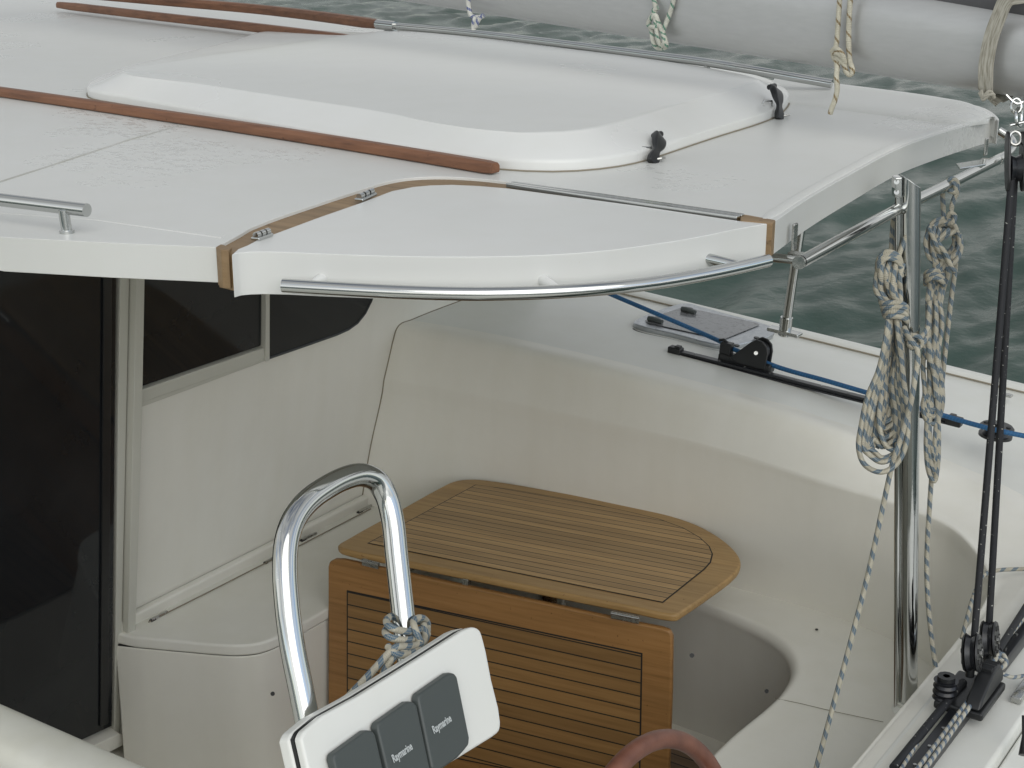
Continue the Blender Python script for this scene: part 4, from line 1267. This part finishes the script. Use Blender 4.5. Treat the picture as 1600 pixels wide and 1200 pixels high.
# ================================================================== COCKPIT TABLE
ZTB = .72
tO = onZ(531,857,ZTB); tX = (onZ(1054,962,ZTB) - tO).normalized(); tY = V((-tX.y, tX.x, 0)); tZ = V((0,0,1))
table = thing('cockpit_table', (tO.x + .5, tO.y + .3, .06), 'slatted teak table with rounded far corners and its near leaf folded down', 'table')
tp = [(528,851),(540,843),(625,796),(690,760),(706,752.5),(722,749),(745,748.5),(762,750),(837,762),(987,791),(1050,806),(1090,820),(1120,836),(1142,853),(1154,867),(1157.5,879),(1151,893),(1112,924),(1068,954),(1058,960),(1046,960),(1000,951),(625,875),(535,857)]
tw = catmull([onZ(x, y, ZTB) for x, y in tp], 3, True)
topo = prism('tabletop', tw, (0,0,-.024), M['teaktop'], table, bevel=.008, seg=4, angle=40)
local(topo, tX, tY, tZ, tO)
ip = [(743,757.5),(800,765),(900,782),(980,799),(1030,811),(1068,825),(1094,840),(1109,854),(1114,866),(1111,879),(1101,890),(1036,942),(574,849)]
iw = [onZ(x, y, ZTB+.0006) for x, y in ip]
def inset(pts, d):
    c = sum(pts, V((0,0,0)))/len(pts); out = []
    n = len(pts)
    for i, p in enumerate(pts):
        a = (p - pts[i-1]).normalized(); b_ = (pts[(i+1)%n]-p).normalized()
        n1 = tmpn.cross(a); n2 = tmpn.cross(b_)
        m_ = (n1+n2).normalized(); k = d/max(m_.dot(n1), .3)
        if m_.dot(c-p) < 0: m_ = -m_
        out.append(p + m_*k)
    return out
tmpn = V((0,0,1))
cb_ = prism('caulk_border', iw, (0,0,.0008), M['caulk'], None); kid(cb_, topo) if False else None
bpy.data.objects.remove(cb_)
def rel(ob, parent_world_ob, par_matrix):
    ob.parent = parent_world_ob
    ob.matrix_parent_inverse = (par_matrix).inverted()
    return ob
MT = Matrix((tX, tY, tZ)).transposed().to_4x4(); MT.translation = tO
cb_ = prism('caulk_border', iw, (0,0,.0008), M['caulk'], None)
rel(cb_, topo, MT)
sl = prism('slat_panel', [p + V((0,0,.001)) for p in inset(iw, .0042)], (0,0,.0006), M['slat_top'], None)
sl.data.transform(MT.inverted()); sl.parent = topo
# folded leaf
lt0 = onZ(520,879,ZTB-.03)
LP = V(tO) - tY*.012 ; 
lN = (-tY + V((0,0,.10))).normalized()
leafp = onP(531,876, LP, lN)
def onL(x, y, off=0): return onP(x, y, leafp + lN*off, lN)
lZ = lN; lX = (onL(1030,981) - onL(531,876)).normalized(); lY = lZ.cross(lX).normalized()
lp = [(512,886),(514,878),(522,874),(535,874.5),(1000,975),(1034,981.5),(1046,986),(1050,996),(1049,1080),(1045,1200),(1042,1290),(512,1182)]
ML = Matrix((lX, lY, lZ)).transposed().to_4x4(); ML.translation = onL(512,880)
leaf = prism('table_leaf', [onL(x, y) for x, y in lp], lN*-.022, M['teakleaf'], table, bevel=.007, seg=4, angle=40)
local(leaf, lX, lY, lZ, onL(512,880))
il = [(542,922),(1004,1020.5),(1000,1245),(542,1150)]
ilw = [onL(x, y, .0006) for x, y in il]
cbl = prism('caulk_border', ilw, lN*.0008, M['caulk'], None); rel(cbl, leaf, ML)
tmpn = lN
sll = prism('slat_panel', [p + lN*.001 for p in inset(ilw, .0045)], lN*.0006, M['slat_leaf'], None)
sll.data.transform(ML.inverted()); sll.parent = leaf
for (x0,y0,x1,y1) in ((566,877.5,592,884),(955,960,999,969)):
    a, b_ = onL(x0,y0,.006), onL(x1,y1,.006)
    hg = box('hinge', (a+b_)/2 , (b_-a)/2, lN*.004, lY*.011, M['satin'], table, bevel=.002)
    tube('knuckle', [a + lY*.004, b_ + lY*.004], .0055, M['satin'], hg, seg=10)
box('leaf_stay', onL(729,910,-.02), lX*.010, lN*.012, lY*.014, M['satin'], table, bevel=.002)
pc = V((tO.x+.55, tO.y+.36, 0))
tube('pedestal', [V((pc.x,pc.y,.066)), V((pc.x,pc.y,.085)), V((pc.x,pc.y,.10)), V((pc.x,pc.y,ZTB-.03))], [.16,.15,.045,.045], M['satin'], table, seg=28)

# ================================================================== HELM: INSTRUMENT POD + GRAB FRAME
cA = V((0,1,0))
TH = R(24)
pv = V((math.sin(TH), 0, -math.cos(TH)))     # down the face
pN = pv.cross(cA).normalized()               # outward, aft and up
if pN.z < 0: pN = -pN
PP = atD(577,1132,2.33)                      # cover corner fixes the distance
def onF(x, y, off=0): return onP(x, y, PP + pN*off, pN)
pod = thing('instrument_pod', onF(620,1150,-.05), 'white plastic instrument pod holding three grey covered displays on the steel tube frame', 'instrument pod')
fo = catmull([onF(x, y, -.002) for x, y in [(470,1154),(477,1141),(562,1087),(660,1026),(724,985)]], 3)[:-1] + catmull([onF(x, y, -.002) for x, y in [(724,985),(740,979.5),(750,984),(755,996),(769,1062),(783,1128),(781,1142),(770,1152)]], 3)[:-1] + [onF(770,1152,-.002), onF(660,1220,-.002), onF(560,1284,-.002), onF(514,1312,-.002), onF(504,1303,-.002)]
shell = prism('front_shell', fo, pN*-.017, M['plastic_w'], pod, bevel=.0125, seg=7, angle=35)
cF = sum(fo, V((0,0,0)))/len(fo)
prism('gasket', [p - pN*.0172 + (cF-p)*.004 for p in fo], pN*-.007, M['black'], pod)
bs_ = [cF + (p-cF)*1.008 - pN*.0244 for p in fo]
prism('back_shell', bs_, pN*-.024, M['plastic_w'], pod, bevel=.009, seg=4, angle=35)
def cover(px_, lab):
    pts = [onF(x, y, .0) for x, y in px_]
    pts = catmull(pts, 1, True)
    c_ = sum(pts, V((0,0,0)))/len(pts)
    bm = bmesh.new(); add_prism(bm, pts, [c_ + (p-c_)*.955 + pN*.015 for p in pts])
    ob = link('display_cover', bm, M['cover'], bevel=.0045, seg=4, angle=25)
    kid(ob, pod); ob['label'] = lab
    return ob
cv3 = cover([(641,1092),(643,1084),(690,1051.5),(700,1050),(705,1056),(725,1155),(724,1166),(716,1176),(705,1188),(672,1211),(664,1205)], 'slate grey display cover, farthest of the three')
cv2 = cover([(577,1137),(579,1129),(626,1096),(636,1095),(642,1101),(664,1206),(662,1216),(612,1250),(603,1246)], 'slate grey display cover, middle of the three')
cv1 = cover([(508,1186),(510,1178),(561,1141),(572,1140),(577,1146),(601,1250),(598,1262),(545,1296),(535,1290)], 'slate grey display cover, nearest of the three')
def lettering(txt, c_px, w_m, par):
    cu = bpy.data.curves.new('lettering', 'FONT'); cu.body = txt; cu.align_x = 'CENTER'; cu.align_y = 'CENTER'; cu.size = 1; cu.extrude = .01; cu.offset = .022
    to = bpy.data.objects.new('tmp', cu); COL.objects.link(to)
    dg = bpy.context.evaluated_depsgraph_get()
    me = bpy.data.meshes.new_from_object(to.evaluated_get(dg))
    bpy.data.objects.remove(to)
    xs = [v.co.x for v in me.vertices]; wd = max(xs)-min(xs)
    s = w_m/wd
    c = onF(*c_px, .0163)
    Mx = Matrix((cA, -pv, pN)).transposed().to_4x4()
    for v in me.vertices: v.co = c + cA*v.co.x*s - pv*v.co.y*s*1.55 + pN*v.co.z*s*2
    me.materials.clear(); me.materials.append(M['ink'])
    ob = bpy.data.objects.new('lettering', me); COL.objects.link(ob); kid(ob, par)
lettering('Raymarine', (690.5,1131.5), .047, cv3)
lettering('Raymarine', (628.5,1176), .047, cv2)
lettering('Raymarine', (568,1217), .047, cv1)
# frame
GP = PP - pN*.105
def onG(x, y, o=0): return onP(x, y, GP + pN*o, pN)
gp = [(520,1290),(494,1190),(471,1080),(457,1010),(449,950),(445,880),(449,840),(459,812),(478,786),(510,762),(540,747),(566,742),(588,751),(603,774),(613,810),(620,870),(629,950),(640,1040),(655,1120),(680,1230)]
gpts = catmull([onG(x, y) for x, y in gp], 5)
dn = (gpts[0]-gpts[8]).normalized()
dn2 = (gpts[-1]-gpts[-9]).normalized()
k0 = (gpts[0].z-.06)/-dn.z; k1 = (gpts[-1].z-.06)/-dn2.z
gf = [gpts[0]+dn*k0] + gpts + [gpts[-1]+dn2*k1]
frame = tag(link('grab_frame', (lambda bm: (sweep(bm, gf, .0198, 28), bm)[1])(bmesh.new()), M['steel']), 'polished steel tube bent in an upside down U behind the instrument pod', 'grab rail')
# rope lashed round the right leg
rc = onG(631,990)
up_ = (onG(623,950)-onG(634,1040)).normalized()
s1 = RT; s2 = up_.cross(s1).normalized()
coil = []
for k in range(70):
    a = k*.42
    t = k/69
    rr = .0235 + .003*math.sin(a*.5)
    coil.append(rc + s1*math.cos(a)*rr + s2*math.sin(a)*rr + up_*(.018 - .036*t + .006*math.sin(a+1)))
G = lambda x, y, o: onG(x, y, o)
bm = bmesh.new()
RR_ = .0062
sweep(bm, catmull([G(640,958,-.026), G(614,962,-.018), G(604,972,.006), G(612,981,.026), G(630,986,.031), G(648,986,.026), G(662,980,.004), G(660,972,-.020), G(640,970,-.030), G(612,978,-.018), G(602,988,.006), G(610,996,.026), G(628,1000,.032), G(648,998,.029), G(664,990,.008), G(668,976,.004), G(660,966,.016), G(646,972,.030), G(650,988,.040), G(656,1004,.038), G(648,1016,.036), G(630,1016,.034)], 7), RR_, 12)
sweep(bm, catmull([G(668,984,.014), G(660,1004,.036), G(640,1010,.042), G(618,1012,.044), G(606,1022,.038), G(590,1040,.032), G(570,1062,.028), G(550,1083,.024), G(534,1100,.020), G(516,1120,.0)], 6), RR_, 12)
sweep(bm, catmull([G(662,976,.018), G(664,996,.030), G(650,1012,.036), G(630,1018,.040), G(614,1028,.040), G(604,1042,.032), G(596,1060,.028), G(588,1082,.02), G(582,1100,.0)], 6), RR_, 12)
sweep(bm, catmull([G(606,1010,.030), G(616,1020,.046), G(632,1024,.046), G(650,1016,.040), G(662,1004,.030), G(668,990,.020)], 6), RR_, 12)
tag(link('knotted_rope', bm, M['rope_blue']), 'cream and blue rope knotted round the right leg of the steel U frame', 'rope')

# ================================================================== STEERING WHEEL
apx = atD(982,1182,2.50)
RW = .285
TW = R(12)
wu = V((-math.sin(TW), 0, math.cos(TW)))
wc = apx - wu*RW
wheel = thing('steering_wheel', wc, 'brown leather covered steering wheel rim rising from the bottom edge', 'steering wheel')
rim = [wc + cA*math.cos(2*math.pi*k/90)*RW + wu*math.sin(2*math.pi*k/90)*RW for k in range(90)]
tube('rim', rim, .0165, M['leather'], wheel, seg=20, closed=True)
for k in range(3):
    a = R(30+120*k)
    e = wc + (cA*math.cos(a)+wu*math.sin(a))*RW
    tube('spoke', [wc, e], .007, M['steel'], wheel, seg=12)
wn = cA.cross(wu)
tube('hub', [wc - wn*.03, wc + wn*.03], .045, M['steel'], wheel, seg=24)

# ================================================================== ROPE COILS ON THE AFT RAIL
def arp(x):
    P_ = catmull(ar, 20)
    return min(P_, key=lambda p: abs(project(p)[0]-x))
def gasket_coil(name, cx_top, px_lines, label, mat, r, dep0):
    bm = bmesh.new()
    for pts in px_lines:
        P3 = [atD(x, y, dep0 + d) for x, y, d in pts]
        sweep(bm, catmull(P3, 6), r, 9)
    return tag(link(name, bm, mat), label, 'coiled rope', None)
random.seed(11)
dp1 = (arp(1415)-CAM).dot(FW)
lines = []
# loop over the rail
lines.append([(1394,372,.03),(1396,345,.02),(1399,322,-.012),(1408,310,-.020),(1418,311,-.018),(1424,322,-.03),(1423,345,-.028),(1415,372,-.02),(1404,400,-.012),(1396,430,-.01),(1390,460,0)])
lines.append([(1394,372,.03),(1393,390,.02),(1390,410,.01)])
# upper bundle strands
def J(s): return random.uniform(-s, s)
for k in range(9):
    x0 = 1376 + k*4.2
    lines.append([(x0+J(2),408+J(8),J(.012)),(x0-6+J(3),432+J(5),-.008+J(.012)),(x0-5+J(3),455,J(.012)),(1388+k*2.4,480,J(.01)),(1392+k*2.2,500,J(.01))])
# head turns
for k in range(3):
    y = 398 + k*5
    lines.append([(1372+J(2),y+22,.0),(1374,y+6,-.015),(1384,y-4,-.02),(1396,y-3,-.018),(1406,y+6,-.012),(1408,y+24,0)])
# wrapping turns (tie)
for k in range(4):
    y = 470 + k*7
    lines.append([(1376+k*2,y+J(3),.02),(1380+k*2,y+4,-.016),(1394,y+3,-.028),(1410,y+6+J(3),-.022),(1417,y+12,-.0),(1410,y+12,.02)])
# long loops below
for k in range(9):
    xl = 1342 + k*5.2 + J(2); xr = 1424 - k*3.2 + J(3)
    bot_y = 738 - k*12 + J(8) if k < 7 else 700 - k*5
    xm = (xl + xr)/2
    dz = -.03 + k*.007
    lines.append([(1389+k*2.0,488,dz*.4),(1384+k*1.6,530,dz),(1372+k*2.6+J(2),580,dz),(xl+14,620,dz),(xl+4,665,dz),(xl,700,dz),(xl+9,bot_y-12,dz),(xm-8,bot_y,dz),(xm+14,bot_y-10,dz),(xr-14+J(2),700,dz),(xr-8,650,dz),(xr-14,600,dz),(1408-k*.8+J(2),545,dz),(1402+J(4),490,dz*.4)])
# the inner short loop seen left of the post
lines.append([(1378,610,-.01),(1374,650,-.02),(1377,680,-.02),(1386,698,-.02),(1396,704,-.02)])
# crossing strand in front of post
lines.append([(1413,512,-.03),(1422,530,-.06),(1433,546,-.07),(1434,560,-.07),(1430,590,-.07),(1424,625,-.06),(1416,655,-.04),(1406,690,-.03),(1398,712,-.03),(1392,735,-.02),(1380,790,0),(1358,890,.02),(1330,1000,.03),(1300,1110,.04),(1270,1220,.05)])
gasket_coil('rope_coil', 0, lines, 'long coil of blue flecked cream rope hanging left of the steel post', M['rope_blue'], .0059, dp1 - .012)
dp2 = (arp(1486)-CAM).dot(FW)
lines = []
lines.append([(1474,350,.03),(1474,325,.03),(1473,303,.02),(1477,288,-.016),(1487,279,-.02),(1495,284,-.018),(1496,298,-.016),(1490,312,-.012),(1486,330,-.01),(1484,352,-.01)])
lines.append([(1478,290,-.015),(1484,298,-.02),(1492,300,-.018),(1492,288,-.02),(1483,282,-.018)])
lines.append([(1479,342,-.02),(1486,333,-.03),(1492,338,-.03),(1488,348,-.03),(1480,350,-.02)])
for k in range(7):
    rr = 22 - k*2.3
    cx_, cy_ = 1475 + J(3), 378 + J(4)
    pts = []
    a0 = J(.6)
    for i in range(13):
        a = a0 + i*.5
        pts.append((cx_ + math.cos(a)*(rr+7)*.95 + J(1), cy_ + math.sin(a)*(rr+12) + J(1), -.025 + .008*k*.6 + J(.006)))
    lines.append(pts)
for k in range(6):
    lines.append([(1452+k*8,355+J(6),J(.01)-.03),(1462+J(8),385,J(.01)-.035),(1470+J(10),405,-.03),(1456+k*5,425+J(5),J(.01)-.02),(1452+k*4.5,450,J(.01)),(1449+k*4,475,J(.01))])
lines.append([(1466,380,-.045),(1478,398,-.05),(1487,418,-.05),(1492,424,-.045)])
for k in range(3):
    y = 424+k*6
    lines.append([(1446,y+8,.02),(1450,y+1,-.02),(1462,y-2,-.03),(1473,y+5,-.02),(1472,y+14,.01)])
for k in range(6):
    xl = 1444 + k*2.2; xr = 1470 - k*1.8
    by = 662 - k*11 if k < 3 else 752 - (k-3)*16
    lines.append([(1450+k*3,470,J(.012)),(1448+k*3.2+J(3),520,-.01+J(.012)),(1446+k*3+J(4),570,-.01+J(.012)),(xl+J(2),620,-.01),(xl-2,by-30,-.01),(xl+5,by-4,-.01),((xl+xr)/2+2,by,-.01),(xr-1,by-14,-.01),(xr+2,by-60,-.01),(1462+k*.6+J(4),560,-.01+J(.014)),(1464+k+J(3),500,J(.012)),(1462+k,470,0)])
lines.append([(1490,352,-.01),(1494,400,.01),(1486,470,.02),(1476,560,.03),(1468,640,.03),(1458,720,.03),(1452,800,.03),(1448,880,.03),(1450,940,.03),(1456,1000,.03),(1462,1042,.03)])
lines.append([(1444,540,-.03),(1450,556,-.04),(1456,570,-.035),(1460,590,-.03),(1462,620,-.02)])
gasket_coil('rope_coil', 0, lines, 'knotted coil of blue flecked cream rope hanging right of the steel post', M['rope_blue'], .0058, dp2)
lines = [[(1404,512,-.05),(1412,524,-.07),(1422,532,-.085),(1434,530,-.085),(1442,524,-.07),(1450,512,-.05)],
         [(1414,530,-.075),(1424,524,-.095),(1436,527,-.10),(1440,538,-.095),(1430,545,-.09),(1420,538,-.085),(1424,528,-.09)],
         [(1432,540,-.09),(1442,536,-.085),(1448,528,-.06),(1450,540,-.05),(1452,560,-.03)]]
gasket_coil('rope_coil', 0, lines, 'short knot of blue flecked cream rope tied across the steel post between the two coils', M['rope_blue'], .0056, (onY(1423,535,3.165)-CAM).dot(FW) + .045)
# loose blue flecked lines on the aft coaming
rline([onZ(1503,998,.93), onZ(1510,970,.96), onZ(1520,935,.98), onZ(1527,918,.97), onZ(1540,897,.955), onZ(1560,891,.95), onZ(1600,889,.95), onZ(1680,885,.95)], M['rope_blue'], .0055, 'blue flecked rope trailing over the curved aft corner of the coaming', 'loose_rope')

# ------------------------------------------------------------------ groups of look-alikes
for o in bpy.data.objects:
    if o.parent: continue
    k = o.name.split('.')[0]
    g = {'boom_tie': 'ropes tied round the boom', 'rope_coil': 'rope coils hung on the aft rail', 'mainsheet': 'black mainsheet ropes',
         'mainsheet_block': 'black mainsheet pulley blocks', 'control_line': 'thin flecked lines round the traveller'}.get(k)
    if g: o['group'] = g
